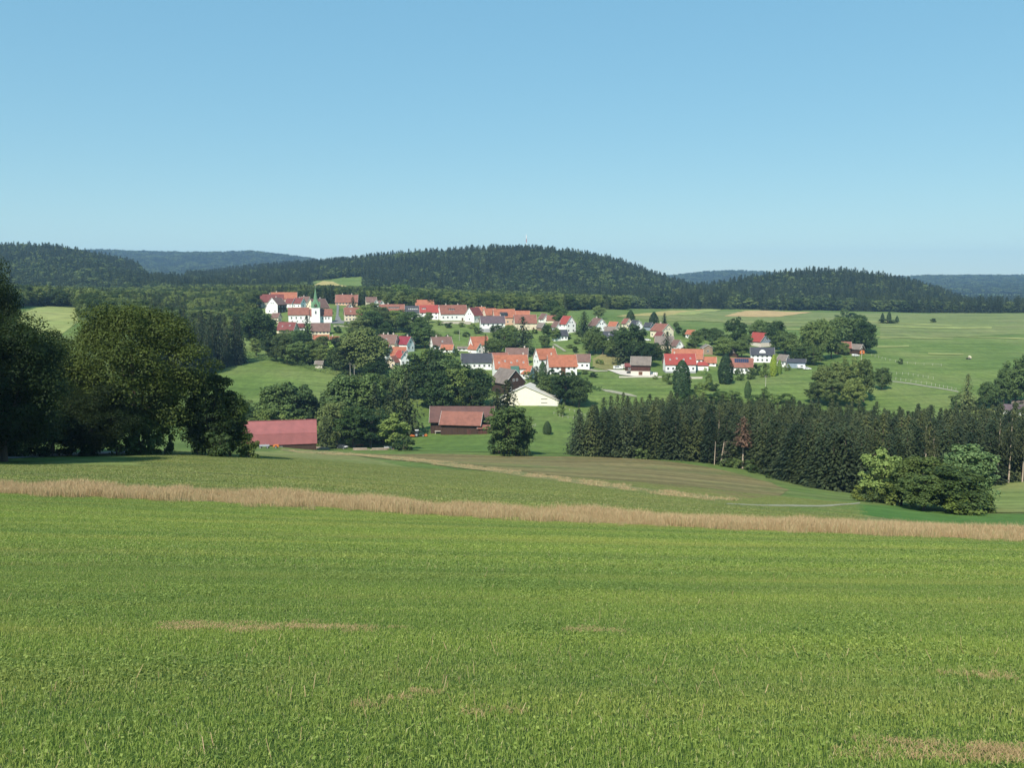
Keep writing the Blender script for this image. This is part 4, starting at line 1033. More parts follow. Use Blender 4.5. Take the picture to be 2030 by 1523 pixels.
GLASS = plain("window_glass", (0.045, 0.055, 0.065), 0.15, 0.2, 0.5, 0.6)
FRAME = plain("window_frame_paint", (0.72, 0.71, 0.68), 0.6, 0.05)
FASC = plain("fascia_boards", (0.60, 0.57, 0.52), 0.7, 0.1)
DOORM = woodmat("brown_door_wood", (0.14, 0.07, 0.045))
CHIM = plain("chimney_render", (0.58, 0.50, 0.44), 0.9, 0.15)
COPPER = roofmat("copper_patina", (0.13, 0.25, 0.13), (0.10, 0.19, 0.11))
METAL = plain("grey_metal", (0.35, 0.36, 0.37), 0.45, 0.1, 1, 0.5)
SOLAR = plain("solar_panel_glass", (0.02, 0.035, 0.075), 0.15, 0.2, 0.5, 0.7)
_wc = {}
def window_mesh(w, h, fr=None):
    key = (round(w, 1), round(h, 1))
    if key not in _wc:
        b = MB(); t = .09
        b.box(-w/2, w/2, -.06, .03, -t, 0); b.box(-w/2, w/2, -.06, .03, h, h + t); b.box(-w/2 - t, -w/2, -.06, .03, -t, h + t); b.box(w/2, w/2 + t, -.06, .03, -t, h + t)
        b.box(-.03, .03, -.045, .03, 0, h)
        p = MB(); p.box(-w/2, w/2, -.02, .02, 0, h)
        _wc[key] = (b.mesh("window", FRAME), p.mesh("pane", GLASS))
    return _wc[key]
def add_window(root, x, y, z, rz, w=1.1, h=1.35):
    f, p = window_mesh(w, h)
    o = link("window", f, root, (x, y, z), rz); link("pane", p, o)
CHM = {}
def add_chimney(roof, x, y, z, h=1.3, w=.75, mat=None):
    key = (round(h, 1), round(w, 1), (mat or CHIM).name)
    if key not in CHM:
        b = MB(); b.box(-w/2, w/2, -w/2, w/2, -1.6, h, 0); b.box(-w/2 - .1, w/2 + .1, -w/2 - .1, w/2 + .1, h + .003, h + .15, 0); b.tube((0, 0, h + .1), (0, 0, h + .5), .14, .12, 7, 0)
        CHM[key] = b.mesh("chimney", mat or CHIM)
    link("chimney", CHM[key], roof, (x, y, z))
def gable_body(b, L, W, hw, hr, zb=-4.0, mi=0, skew=0.0):
    """closed body with gables on +-x"""
    P = [(-W/2, zb), (-W/2, hw), (skew, hw + hr), (W/2, hw), (W/2, zb)]
    b.prism([(-L/2, y, z) for y, z in P], (L, 0, 0), mi)
def gable_roof(b, L, W, hw, hr, ov=.55, og=.45, th=.22, mi=0, skew=0.0, edge=1):
    for s in (-1, 1):
        half = W/2 + s * -skew if False else (W/2 - skew if s > 0 else W/2 + skew)
        sl = hr / half; y0 = s * (W/2 + ov); z0 = hw - ov * sl
        p = [(-L/2 - og, y0, z0 + .05), (-L/2 - og, skew, hw + hr + .05), (-L/2 - og, skew, hw + hr + .05 + th), (-L/2 - og, y0, z0 + .05 + th)]
        b.prism(p, (L + 2 * og, 0, 0), mi)
def house(name, label, cat, x0, x1, yr, ye, yb, th, r, wall, roof, base=None, Y=None, chim=(), win=(2, 4), gwin=(1, 1), group=None, dormer=None, ov=.55, doorx=None, sky=0, hip=False, nudge=0, verge=None, solar=None, skew=0.0, facade=None, door=DOORM, low=None):
    """x0,x1: left/right extent, yr ridge, ye eave, yb foot, in the photograph's scale at the house's distance; th: turn of the ridge"""
    pc = (x0 + x1) / 2
    if Y: p = hit(pc, yb, Y * .72, Y * 1.4)
    else: p = hit(pc, yb, 150)
    k = p.y / F; a = R_(th); ca, sa = abs(math.cos(a)), abs(math.sin(a)); a += math.atan((CX - pc) / F)
    wid = (x1 - x0) * k
    W = wid / (r * ca + sa); L = r * W
    W = max(W, 3); L = max(L, 3)
    dpt = (L * sa + W * ca) / 2
    cy = p.y + dpt * .9 + nudge; cx = colx(pc, cy)
    scale2 = cy / F
    zb = zat(yb, p.y)
    hw = max(1.8, (yb - ye) * k)
    dist_rise = abs(zb - EYE) * (W * ca * .5) / p.y
    hr = max(.9, (ye - yr) * k - dist_rise * (0.9 if abs(th) < 45 else .3))
    hr = min(hr, W * .62)
    zg = min(hgt(cx, cy), zb + 1.5)
    o = empty(name, (cx, cy, zb), a); tag(o, label, cat, group)
    dn = max(4.0, 1.0 + (zb - hgt(cx, cy)) + 3)
    # foot reaches below the lowest ground under the plan
    lowest = min(hgt(cx + u, cy + v) for u in (-L/2, 0, L/2) for v in (-L/2, 0, L/2))
    foot = min(-1.0, lowest - zb - .5)
    b = MB()
    if hip:
        b.box(-L/2, L/2, -W/2, W/2, foot, hw); b.build("wall", wall, o)
        q = MB(); e = ov; rl = max(.1, L/2 - W/2 * .9)
        A = [(-L/2 - e, -W/2 - e, hw), (L/2 + e, -W/2 - e, hw), (L/2 + e, W/2 + e, hw), (-L/2 - e, W/2 + e, hw)]; r1, r2 = (-rl, 0, hw + hr), (rl, 0, hw + hr)
        B2 = [(v[0], v[1], v[2] + .18) for v in A]; A = [(v[0], v[1], v[2] + .004) for v in A]
        q.poly(A[::-1]); q.poly([B2[0], B2[1], r2, r1]); q.poly([B2[1], B2[2], r2]); q.poly([B2[2], B2[3], r1, r2]); q.poly([B2[3], B2[0], r1])
        for i in range(4): q.poly([A[i], A[(i+1) % 4], B2[(i+1) % 4], B2[i]])
        rf = q.build("roof", roof, o)
    else:
        gable_body(b, L, W, hw, hr, foot, 0, skew * W); b.build("wall", wall, o)
        q = MB(); gable_roof(q, L, W, hw, hr, ov, .45, .22, 0, skew * W); rf = q.build("roof", roof, o)
        if verge is not False:
            vg = MB()
            for sx in (-1, 1):
                x = sx * (L/2 + .45)
                for s in (-1, 1):
                    half = W/2; sl = hr / (half - skew * W * s); y0 = s * (half + ov); z0 = hw - ov * sl
                    xa = min(x, x + sx * .07)
                    vg.prism([(xa, y0, z0 + .02), (xa, skew * W, hw + hr + .02), (xa, skew * W, hw + hr + .33), (xa, y0, z0 + .33)], (.07, 0, 0))
            vg.build("verge", verge or FASC, rf)
    if base:
        q = MB(); q.box(-L/2 - .06, L/2 + .06, -W/2 - .06, W/2 + .06, foot, base[1] * k if base[1] > 0 else 0.6); q.build("plinth", base[0], o)
    if facade:
        q = MB(); q.box(-L/2 - .05, L/2 + .05, -W/2 - .09, -W/2 - .002, facade[1] * hw, facade[2] * hw); q.build("cladding", facade[0], o)
    rows, cols = win
    wh = 1.35 if hw / max(rows, 1) > 2.2 else .8
    for i in range(rows):
        z = (i + .36) * hw / rows if rows else 0
        for j in range(cols):
            if doorx is not None and i == 0 and abs((j + .5) / cols - doorx) < .5 / cols: continue
            x = -L/2 + L * (j + .5) / cols
            add_window(o, x, -W/2 - (.1 if facade else .0), z, 0, 1.15 if L / cols > 2 else .8, wh)
    if doorx is not None:
        q = MB(); x = -L/2 + L * doorx; q.box(x - .6, x + .6, -W/2 - .1, -W/2 + .05, 0, 2.2); q.build("door", door, o)
    if abs(th) > 8 and gwin:
        s = -1 if th > 0 else 1
        gr, gc_ = gwin
        for i in range(gr):
            z = (i + .36) * hw / max(1, rows or 1)
            cols_ = gc_ if i < gr else 1
            for j in range(cols_):
                add_window(o, s * (L/2 + .0), -W/2 + W * (j + .5) / cols_, z, -math.pi/2 if s < 0 else math.pi/2, 1.1, wh)
        if hr > 2.6: 
            for dy in ((-1.0, 1.0) if W > 8 else (0,)): add_window(o, s * L/2, dy, hw + .5, -math.pi/2 if s < 0 else math.pi/2, .9, 1.1)
    for c in chim:
        add_chimney(rf, (c - .5) * L, .35, hw + hr, 1.1)
    fs = hr / (W/2)
    if dormer:      # (centre 0..1, width m, colour, n windows)
        dc, dw, dm, nw = dormer; x = (dc - .5) * L; yf = -W/2 * .62; zf = hw + hr * .38
        q = MB(); q.prism([(x - dw/2, yf, zf - .3), (x - dw/2, yf, zf + 1.35), (x - dw/2, yf + 1.9 / fs, zf + 1.6), (x - dw/2, yf + .1, zf - .3)], (dw, 0, 0)); dd = q.build("dormer", dm, rf)
        q = MB(); q.prism([(x - dw/2 - .2, yf - .25, zf + 1.36), (x - dw/2 - .2, yf - .25, zf + 1.52), (x - dw/2 - .2, yf + 2.3 / fs, zf + 2.0), (x - dw/2 - .2, yf + 2.3 / fs, zf + 1.8)], (dw + .4, 0, 0)); q.build("dormer_roof", roof, rf)
        for j in range(nw): 
            f, pn = window_mesh(.9, .9); w_ = link("window", f, o, (x - dw/2 + dw * (j + .5) / nw, yf - .02, zf + .25)); link("pane", pn, w_)
    for j in range(sky):
        f, pn = window_mesh(.7, .9); x = (-.5 + (j + .7) / (sky + .4)) * L; t = .35 + .12 * (j % 2)
        w_ = link("skylight", f, o, (x, -W/2 * (1 - t) - .12 * 1, hw + hr * t + .22)); w_.rotation_euler = (-(math.pi/2 - math.atan(fs)), 0, 0); link("pane", pn, w_)
    if solar:
        s0, s1, t0, t1, nc, nr = solar; ang = math.atan(fs)
        for i in range(nr):
            for j in range(nc):
                u0 = -L/2 + L * (s0 + (s1 - s0) * j / nc) + .05; u1 = -L/2 + L * (s0 + (s1 - s0) * (j + 1) / nc) - .05
                ta = t0 + (t1 - t0) * i / nr + .012; tb = t0 + (t1 - t0) * (i + 1) / nr - .012
                q = MB(); g = lambda t, e: (-W/2 * (1 - t), hw + hr * t + .30 + e)
                (ya, za), (yb2, zb2) = g(ta, 0), g(tb, 0)
                q.prism([(u0, ya, za), (u0, ya, za + .08), (u0, yb2, zb2 + .08), (u0, yb2, zb2)], (u1 - u0, 0, 0)); q.build("solar_panel", SOLAR, rf)
    return o, L, W, hw, hr, rf
H = house
# ---- hamlet left of the church
H("farmhouse", "small brown-red roofed house at the village's far left end", "house", 493, 520, 581, 592, 600, 5, 1.8, WC, RRB, win=(1, 3), Y=800)
H("shed", "low orange roofed building in front of the leftmost house", "shed", 503, 530, 591, 599, 606, 0, 2.2, WC, RO, win=(1, 3), Y=765)
H("farmhouse", "wide dark red roofed house behind the white gable left of the church", "house", 520, 566, 584, 598, 608, 4, 2.0, WC, RD, win=(1, 4), Y=775, chim=(.4,), verge=False)
H("barn", "long orange-red roof standing above the houses left of the church", "barn", 542, 592, 579, 592, 604, -3, 2.6, WC, RO, win=(1, 5), Y=830, chim=(.2,))
H("farmhouse", "house with a large plain white gable and dark timbered side left of the church", "house", 533, 571, 591, 604, 622, 55, 1.2, WW, RB, win=(2, 3), gwin=(1, 2), Y=735, facade=(WD, .05, .95), chim=(.5,))
H("cottage", "small dark roofed cottage under the large white gable", "house", 530, 551, 600, 611, 621, 52, 1.1, WW, RP, win=(1, 2), Y=700)
H("farmhouse", "left of the two dark red houses with slanted white gables", "house", 568, 592, 590, 601, 611, -48, 1.5, WW, RD, win=(1, 2), Y=770)
H("farmhouse", "right of the two dark red houses with slanted white gables", "house", 583, 610, 590, 601, 612, -46, 1.5, WW, RD, win=(1, 2), Y=745, chim=(.5,))
H("farmhouse", "dark roofed house with a pale yellow gable tip behind the church", "house", 596, 622, 586, 598, 606, -40, 1.4, WY, RB, win=(1, 2), Y=800, chim=(.3,))
H("parsonage", "cream gabled house with a long brown roof directly behind the church spire", "house", 610, 655, 593, 610, 626, 38, 1.3, WY, RB, win=(2, 3), gwin=(1, 2), Y=735, chim=(.7,))
H("cottage", "small brown roofed house with a narrow cream gable left of the church", "house", 541, 561, 617, 629, 640, -35, 1.3, WC, RB, win=(1, 2), Y=670)
H("barn", "dark red roof with light skylights below the church", "barn", 551, 594, 639, 654, 662, -28, 1.6, WC, RD, win=(1, 3), sky=2, Y=640)
H("shed", "small red roof between the barn below the church and the pointed spruce", "shed", 590, 606, 637, 648, 655, 5, 1.5, WW, RD, win=(1, 1), Y=655)
H("barn", "large brown roofed barn below the church's right end", "barn", 619, 656, 636, 656, 664, -4, 1.5, WC, RB, win=(1, 5), Y=655)
H("barn", "left of the two plain orange roofs under the church", "barn", 622, 653, 661, 676, 684, 3, 1.7, WC, RO, win=(1, 3), Y=610)
H("shed", "right of the two plain orange roofs under the church", "shed", 648, 673, 667, 678, 684, 4, 1.5, WC, RO, win=(1, 2), Y=602, chim=(.5,))
# ---- church
def church():
    Y = 712; p = on(616, Y); k = Y / F; zb = zat(639, Y)
    o = empty("village_church", (p.x, p.y + 5, zb), R_(11)); tag(o, "white village church with a slender green copper spire and clock", "church")
    x = lambda px: (px - 616) * k
    # nave, the left part taller than the right
    b = MB(); b.prism([(x(573), yy_, zz) for yy_, zz in [(-4.8, -5), (-4.8, 6.0), (0, 11.2), (4.8, 6.0), (4.8, -5)]], (x(613) - x(573), 0, 0)); b.build("nave_wall", WW, o)
    b = MB(); b.prism([(x(613) + .003, yy_, zz) for yy_, zz in [(-4.0, -5), (-4.0, 5.2), (0, 10.0), (4.0, 5.2), (4.0, -5)]], (x(657) - x(613), 0, 0)); b.build("choir_wall", WW, o)
    def rf(xa, xb, W, hw, hr, nm):
        b = MB()
        for s in (-1, 1):
            sl = hr / (W/2); y0 = s * (W/2 + .5); z0 = hw - .5 * sl
            b.prism([(xa, y0, z0 + .05), (xa, 0, hw + hr + .05), (xa, 0, hw + hr + .3), (xa, y0, z0 + .3)], (xb - xa, 0, 0))
        return b.build(nm, RRB, o)
    rf(x(573) - .5, x(613) + .1, 9.6, 6.0, 5.2, "roof"); rf(x(613) + .15, x(657) + .5, 8, 5.2, 4.8, "roof")
    tw = (x(634) - x(618)) ; tx = x(626); yc = -4.8
    b = MB(); b.box(tx - tw/2, tx + tw/2, yc - tw/2, yc + tw/2, -5, 11.5); b.build("tower", WW, o)
    # belfry with four small gables and the clock, then the spire
    b = MB(); e = tw/2 + .25; z0 = 11.5
    tip = 27.2; n = 8
    ring = [(tx + math.cos(math.pi/8 + i * math.pi/4) * 1.7, yc + math.sin(math.pi/8 + i * math.pi/4) * 1.7, 17.5) for i in range(8)]
    sq = [(tx - e, yc - e, z0), (tx + e, yc - e, z0), (tx + e, yc + e, z0), (tx - e, yc + e, z0)]
    b.poly(sq[::-1])
    # broach: square foot up to the octagon
    seg = [(sq[1], [0, 7]), (sq[0], [5, 4]), (sq[3], [3, 2]), (sq[2], [1, 0])]
    fl = [(sq[0], sq[1], [5, 6]), (sq[1], sq[2], [7, 0]), (sq[2], sq[3], [1, 2]), (sq[3], sq[0], [3, 4])]
    for a, c, (i, j) in fl: b.poly([a, c, ring[j], ring[i]])
    for a, (i, j) in [(sq[1], (6, 7)), (sq[2], (0, 1)), (sq[3], (2, 3)), (sq[0], (4, 5))]: b.poly([a, ring[j], ring[i]])
    for i in range(8): b.poly([ring[i], ring[(i + 1) % 8], (tx, yc, tip)])
    sp = b.build("spire", COPPER, o)
    b = MB(); b.tube((tx, yc, tip - .3), (tx, yc, tip + 1.9), .07, .05, 6); b.box(tx - .45, tx + .45, yc - .04, yc + .04, tip + 1.1, tip + 1.25); b.tube((tx, yc, tip - .1), (tx, yc, tip + .3), .22, .22, 8); b.build("cross", METAL, sp)
    b = MB()
    for s in (0, 1, 2, 3):
        a = s * math.pi / 2; c_, s_ = math.cos(a), math.sin(a)
        R2 = lambda u, v, z: (tx + u * c_ - v * s_, yc + u * s_ + v * c_, z)
        b.prism([R2(-1.9, -e - .1, z0 + .01), R2(1.9, -e - .1, z0 + .01), R2(0, -e - .1, z0 + 4.4)], Vector(R2(0, 1.9, 0)) - Vector(R2(0, 0, 0)))
    b.build("clock_gable", COPPER, o)
    CL = plain("clock_face", (0.05, 0.045, 0.04), .5, .1); GD = plain("clock_hands", (0.6, 0.45, 0.12), .4, .1)
    b = MB(); b.tube((tx, yc - e - .1, z0 + 1.6), (tx, yc - e - .28, z0 + 1.6), 1.15, 1.15, 20); ck = b.build("clock", CL, o)
    b = MB(); b.box(tx - .06, tx + .06, yc - e - .33, yc - e - .29, z0 + 1.6, z0 + 2.5); b.box(tx, tx + .65, yc - e - .33, yc - e - .29, z0 + 1.54, z0 + 1.66); b.build("clock_hand", GD, ck)
    f, pn = window_mesh(1.1, 2.3); w = link("belfry_window", f, o, (tx, yc - tw/2 - .02, 6.6)); link("pane", pn, w)
    for px in (579, 588, 597, 606): add_window(o, x(px), -4.82, 2.6, 0, .9, 1.8)
    for px in (639, 645, 651): add_window(o, x(px), -4.02, 2.2, 0, .8, 1.7)
    for px in (580, 590, 600): add_window(o, x(px), -4.82, .4, 0, .9, .9)
church()
# ---- upper row
H("farmhouse", "long red-brown house with two chimneys right of the church", "house", 668, 713, 583, 599, 606, -6, 1.9, WP, RRB, win=(1, 7), chim=(.3, .72), Y=800)
H("guesthouse", "cream house with two rows of windows beside the village road", "house", 684, 726, 607, 623, 637, 6, 2.0, WC, RRB, win=(2, 6), Y=700, sky=2)
H("cottage", "small white gable peeping over the cream house by the road", "house", 688, 702, 602, 610, 622, -70, 1.2, WW, RB, win=(1, 1), Y=735)
H("cottage", "brown roofed house left of the pair of white gables", "house", 727, 749, 588, 598, 610, 8, 1.5, WC, RB, win=(1, 3), Y=800)
H("cottage", "left white gable house of the small pair in the upper row", "house", 736, 753, 593, 602, 613, -68, 1.4, WW, RB, win=(1, 1), Y=770)
H("cottage", "right white gable house of the small pair in the upper row", "house", 748, 764, 594, 603, 613, -65, 1.4, WW, RB, win=(1, 1), Y=750)
H("row_house", "brown-orange roofed house with a long dormer in the upper row", "house", 753, 804, 603, 617, 630, -5, 2.4, WW, RRB, win=(1, 6), dormer=(.58, 9, WDR, 6), Y=690, chim=(.35,))
H("row_house", "house with a black roof and a long white dormer in the upper row", "house", 801, 837, 605, 619, 632, -4, 1.8, WW, RK, win=(1, 4), dormer=(.55, 8, WW, 5), Y=680)
H("barn", "orange-red roof rising behind the bright red house", "barn", 825, 861, 595, 606, 615, 2, 1.9, WC, RO, win=(0, 0), Y=720)
H("row_house", "white house with a bright red roof and a white dormer in the upper row", "house", 832, 870, 600, 619, 634, 5, 1.7, WW, RR, win=(2, 4), dormer=(.22, 3.2, WW, 2), Y=672)
H("farmhouse", "long white house with a brown roof, triple dormer and brown barn door", "house", 868, 928, 603, 622, 636, 16, 2.1, WW, RRB, win=(1, 6), gwin=(1, 2), dormer=(.42, 5, WDR, 3), Y=662, chim=(.25, .7), doorx=.8)
H("cottage", "white gabled house with a long drive at the right of the long white house", "house", 922, 958, 608, 625, 640, 50, 1.2, WW, RD, win=(1, 3), gwin=(1, 1), Y=650)
H("shed", "orange roof with a white gable end behind the upper row", "shed", 940, 966, 608, 618, 628, -30, 1.6, WW, RO, win=(0, 0), gwin=(0, 0), Y=715, chim=(.6,))
H("barn", "orange barn roof with a slanting end right of the upper row", "barn", 956, 986, 607, 624, 640, 24, 1.3, WC, RO, win=(1, 2), Y=690)
o, L_, W_, hw_, hr_, rf_ = H("barn", "wide orange barn with a large black opening in its roof", "barn", 976, 1022, 610, 629, 646, 12, 1.7, WP, RO, win=(1, 4), Y=664)
q = MB(); q.prism([(-L_*.24, -W_*.47, hw_ + .4), (-L_*.24, -W_*.47, hw_ + hr_ * .55), (-L_*.24, -W_*.20, hw_ + hr_ * .66), (-L_*.24, -W_*.3, hw_ + .4)], (L_ * .36, 0, 0)); q.build("glazed_dormer", GLASS, rf_)
H("barn", "long orange roof behind the brown barn above the dark conifer", "barn", 1003, 1050, 615, 630, 642, -3, 2.2, WP, RO, win=(1, 3), Y=690)
H("barn", "brown roofed barn with a cream right wall above the dark conifer", "barn", 1017, 1064, 621, 640, 655, 10, 1.8, WC, RRB, win=(1, 2), Y=640, doorx=.85)
H("apartment_house", "white two-storey house with a purple-brown roof and grey ground floor", "house", 951, 1001, 627, 640, 659, 9, 2.2, WW, RP, base=(WG, 7), win=(2, 5), Y=610, chim=(.85,))
# ---- middle
H("farmhouse", "tan roofed house with three chimneys and a cream right gable", "house", 747, 793, 656, 681, 697, -24, 1.5, WC, RT, win=(1, 3), chim=(.25, .5, .8), Y=575, sky=1)
H("cottage", "house with a crimson roof and bluish white gable", "house", 786, 822, 662, 682, 698, -42, 1.3, WW, RCR, win=(1, 2), gwin=(1, 2), Y=590, chim=(.7,))
H("cottage", "orange-brown roofed house with a blue and white balcony gable", "house", 746, 780, 679, 698, 716, -42, 1.2, WW, RRB, win=(1, 2), gwin=(2, 2), Y=540)
H("barn", "bright orange roof behind the red roofed gable house", "barn", 773, 806, 682, 704, 716, 5, 1.3, WC, RO, win=(0, 0), Y=548)
H("cottage", "steep red-orange roof with a white gable half hidden by trees", "house", 782, 811, 688, 708, 729, -58, 1.3, WW, RR, win=(1, 1), gwin=(2, 2), Y=500)
H("cottage", "cream gable behind branches left of the steep red-orange roof", "house", 767, 792, 706, 718, 731, 62, 1.2, WC, RRB, win=(1, 2), gwin=(1, 2), Y=492)
H("farmhouse", "brown roofed house with a white left gable above the bright trees", "house", 852, 898, 666, 685, 697, 18, 1.6, WW, RT, win=(1, 3), gwin=(1, 2), chim=(.25, .85), Y=565, sky=1)
H("shed", "low orange roofed annexe right of the brown roofed gable house", "shed", 874, 901, 684, 692, 700, -18, 1.8, WW, RO, win=(1, 1), Y=548)
H("farmhouse", "orange roofed house with a white left gable behind the narrow cypress", "house", 929, 970, 662, 683, 700, 22, 1.5, WW, RO, win=(1, 3), gwin=(1, 2), Y=560)
H("shed", "small white gabled annexe before the orange roofed house", "shed", 928, 958, 680, 692, 702, -50, 1.5, WW, RO, win=(0, 0), gwin=(1, 1), Y=535)
H("garage", "low white flat building right of the brown roofed gable house", "garage", 908, 932, 689, 691, 696, 0, 3.0, WW, RG, win=(1, 3), Y=545)
H("farmhouse", "wide dark slate roof with two chimneys above the trees", "house", 914, 975, 696, 718, 733, 4, 2.3, WW, RK, win=(1, 6), chim=(.3, .68), Y=498)
H("barn", "red-brown roof between the slate roof and the big orange roof", "barn", 968, 1007, 694, 715, 730, 6, 1.6, WW, RRB, win=(1, 2), Y=508, sky=1)
H("farmhouse", "brown roofed house behind the big orange roof", "house", 1003, 1047, 689, 705, 722, -4, 1.9, WC, RB, win=(1, 3), Y=520, chim=(.85,))
o, L_, W_, hw_, hr_, rf_ = H("farmhouse", "big bright orange roof with a row of skylights and a glazed bay", "house", 975, 1048, 704, 730, 752, 10, 1.6, WW, RO, win=(1, 5), gwin=(1, 2), chim=(.9,), sky=5, Y=474)
q = MB(); q.box(-L_*.05, L_*.2, -W_/2 - 1.2, -W_/2 + 1, .8, hw_ + 1.2); q.build("glazed_bay", plain("green_glass", (.10, .20, .17), .2, .1, 1, .6), o)
H("annexe", "orange roofed wing on the right of the big orange roof", "house", 1027, 1060, 721, 740, 752, -30, 1.2, WW, RO, win=(1, 1), Y=466, sky=1)
H("barn", "dark wooden barn with a brown roof and broad plank gable", "barn", 972, 1041, 734, 758, 782, -58, 1.25, WD, RG, win=(0, 0), gwin=(1, 2), Y=440, ov=.9)
H("farmhouse", "white house with a tall white left gable and plain orange roof", "house", 1057, 1105, 685, 711, 738, 24, 1.35, WW, RO, win=(2, 3), gwin=(2, 2), Y=492, chim=(.95,))
o, L_, W_, hw_, hr_, rf_ = H("farmhouse", "broad white farmhouse with an orange roof and brown double door", "house", 1083, 1144, 698, 726, 747, 11, 1.7, WW, RO, win=(2, 5), gwin=(2, 2), Y=470, chim=(.12,), doorx=.5)
q = MB(); q.box(-1.3, 1.3, -W_/2 - .12, -W_/2 + .05, .2, hw_ - .3); q.build("barn_door", DOORM, o)
H("barn", "brown roofed white barn joined to the broad farmhouse's right end", "barn", 1140, 1170, 697, 716, 733, -4, 1.4, WW, RB, win=(1, 3), Y=486)
H("cottage", "small white gable with a round top window in front of the forest", "house", 1067, 1090, 620, 632, 640, -62, 1.3, WW, RB, win=(1, 1), Y=690)
H("shed", "brown roof right of the small white gable at the forest's foot", "shed", 1084, 1106, 621, 634, 640, -4, 1.6, WC, RRB, win=(0, 0), Y=705)
H("shed", "cream wooden shed above the gravel yard", "shed", 1063, 1084, 640, 649, 656, -50, 1.3, WLT, RG, win=(0, 0), gwin=(0, 0), Y=618)
H("farmhouse", "tall white gable house with a red left roof slope", "house", 1107, 1141, 623, 642, 661, -56, 1.15, WW, RR, win=(2, 2), gwin=(2, 2), Y=620)
H("cottage", "white gable with two small windows left of the tall gable house", "house", 1092, 1116, 636, 648, 660, -58, 1.2, WW, RB, win=(1, 1), gwin=(1, 2), Y=628)
H("cottage", "white cottage with a dark slate roof below the tall gable house", "house", 1094, 1125, 652, 665, 676, 14, 1.7, WW, RK, win=(1, 4), gwin=(1, 1), Y=590)
H("chalet_house", "white house with balconies under a wide brown gable", "house", 1166, 1202, 632, 645, 657, -58, 1.15, WW, RB, win=(1, 2), gwin=(2, 2), Y=640, chim=(.3,), ov=.9)
H("cottage", "white house under a black roof among dark trees", "house", 1192, 1220, 656, 668, 682, 8, 1.6, WW, RK, win=(1, 3), Y=580, sky=1)
H("cottage", "orange-brown roofed house left of the cream gable on the plateau's edge", "house", 1204, 1228, 637, 647, 655, -40, 1.5, WC, RO, win=(1, 2), Y=680)
H("barn", "grey-brown roof below the orange-brown roofed house", "barn", 1198, 1220, 648, 656, 663, -5, 1.6, WD, RG, win=(0, 0), Y=640)
H("cottage", "cream gable house with a brown roof on the plateau's edge", "house", 1231, 1252, 631, 641, 651, -58, 1.2, WY, RRB, win=(1, 1), gwin=(1, 2), Y=690)
H("cottage", "white gable house with a dark roof right of the cream gable", "house", 1246, 1273, 635, 647, 661, -55, 1.2, WW, RK, win=(1, 1), gwin=(2, 2), Y=655)
H("carport", "grey-blue wooden gable building beside the white gable", "shed", 1275, 1295, 640, 647, 656, -35, 1.3, WB, RK, win=(0, 0), gwin=(0, 0), Y=665)
H("farmhouse", "pale cream gable house with a red-brown roof on the right slope", "house", 1288, 1334, 643, 656, 672, -50, 1.25, WY, RRB, win=(1, 3), gwin=(1, 2), Y=620, chim=(.35,))
H("farmhouse", "peach walled house with a dark red roof below the cream gable house", "house", 1296, 1320, 654, 668, 684, -52, 1.4, WP, RD, win=(1, 2), gwin=(1, 2), Y=580)
H("barn", "brown roofed barn half hidden by trees below the peach house", "barn", 1298, 1334, 663, 682, 694, 4, 1.5, WC, RG, win=(0, 0), Y=560)
H("cottage", "white gable house behind the bright red roof", "house", 1328, 1354, 674, 686, 699, -55, 1.2, WW, RB, win=(1, 1), gwin=(1, 2), Y=550)
H("cottage", "small orange roof with a white gable on the upper right of the village", "house", 1358, 1380, 651, 662, 672, -45, 1.8, WW, RO, win=(1, 2), Y=620)
o, L_, W_, hw_, hr_, rf_ = H("wooden_barn", "brown wooden barn on a pale base with a paved terrace", "barn", 1251, 1290, 707, 722, 745, -3, 1.35, WDR, RG, base=(WST, 9), win=(0, 0), Y=474, ov=.8)
q = MB(); q.box(-1.0, 1.1, -W_/2 - .15, -W_/2 + .02, 0, 2.3); q.build("door", DOORM, o)
H("shed", "small dark open shed left of the wooden barn", "shed", 1239, 1256, 721, 726, 737, 2, 1.6, WD, RD, win=(1, 1), Y=486)
H("farmhouse", "white farmhouse with a bright red roof and white left gable", "house", 1314, 1379, 702, 722, 740, 11, 1.9, WW, RR, base=(WG, 4), win=(1, 6), gwin=(1, 2), Y=480, chim=(.33,), sky=4)
H("barn", "bright orange roofed barn behind the bright red roof", "barn", 1332, 1393, 690, 711, 724, -3, 2.1, WW, RO, win=(1, 5), Y=508)
H("stable", "low orange roofed wing right of the bright orange barn", "barn", 1390, 1419, 704, 718, 726, 3, 1.9, WW, RO, win=(1, 3), Y=500)
H("annexe", "small white building with a red hipped roof", "house", 1379, 1404, 717, 725, 735, 0, 1.7, WW, RR, win=(0, 0), Y=484, hip=True)
H("log_cabin", "weathered log cabin with a low gable behind the orange barn", "cabin", 1389, 1412, 684, 690, 703, -78, 1.1, WLT, RG, win=(0, 0), gwin=(1, 1), Y=540, ov=.9)
H("barn", "grey-blue gabled barn with a red roof above the white villa", "barn", 1481, 1528, 661, 677, 688, -50, 1.35, WB, RR, base=(WST, 8), win=(0, 0), gwin=(0, 0), Y=600)
o, L_, W_, hw_, hr_, rf_ = H("villa", "white villa with a black roof and a round-topped white dormer", "house", 1487, 1533, 689, 703, 719, 4, 1.8, WW, RK, win=(2, 5), Y=508, chim=(.4,))
q = MB(); n_ = 12; q.prism([(-1.9 * math.cos(math.pi * i / n_), -W_*.42, hw_ + .9 + 1.9 * math.sin(math.pi * i / n_)) for i in range(n_ + 1)], (0, 3, 0)); q.build("round_dormer", WW, rf_)
H("farmhouse", "red-brown roofed house with solar panels on its roof", "house", 1447, 1492, 706, 727, 741, 4, 1.7, WW, RRB, win=(1, 5), Y=486, solar=(.18, .82, .42, .88, 7, 2))
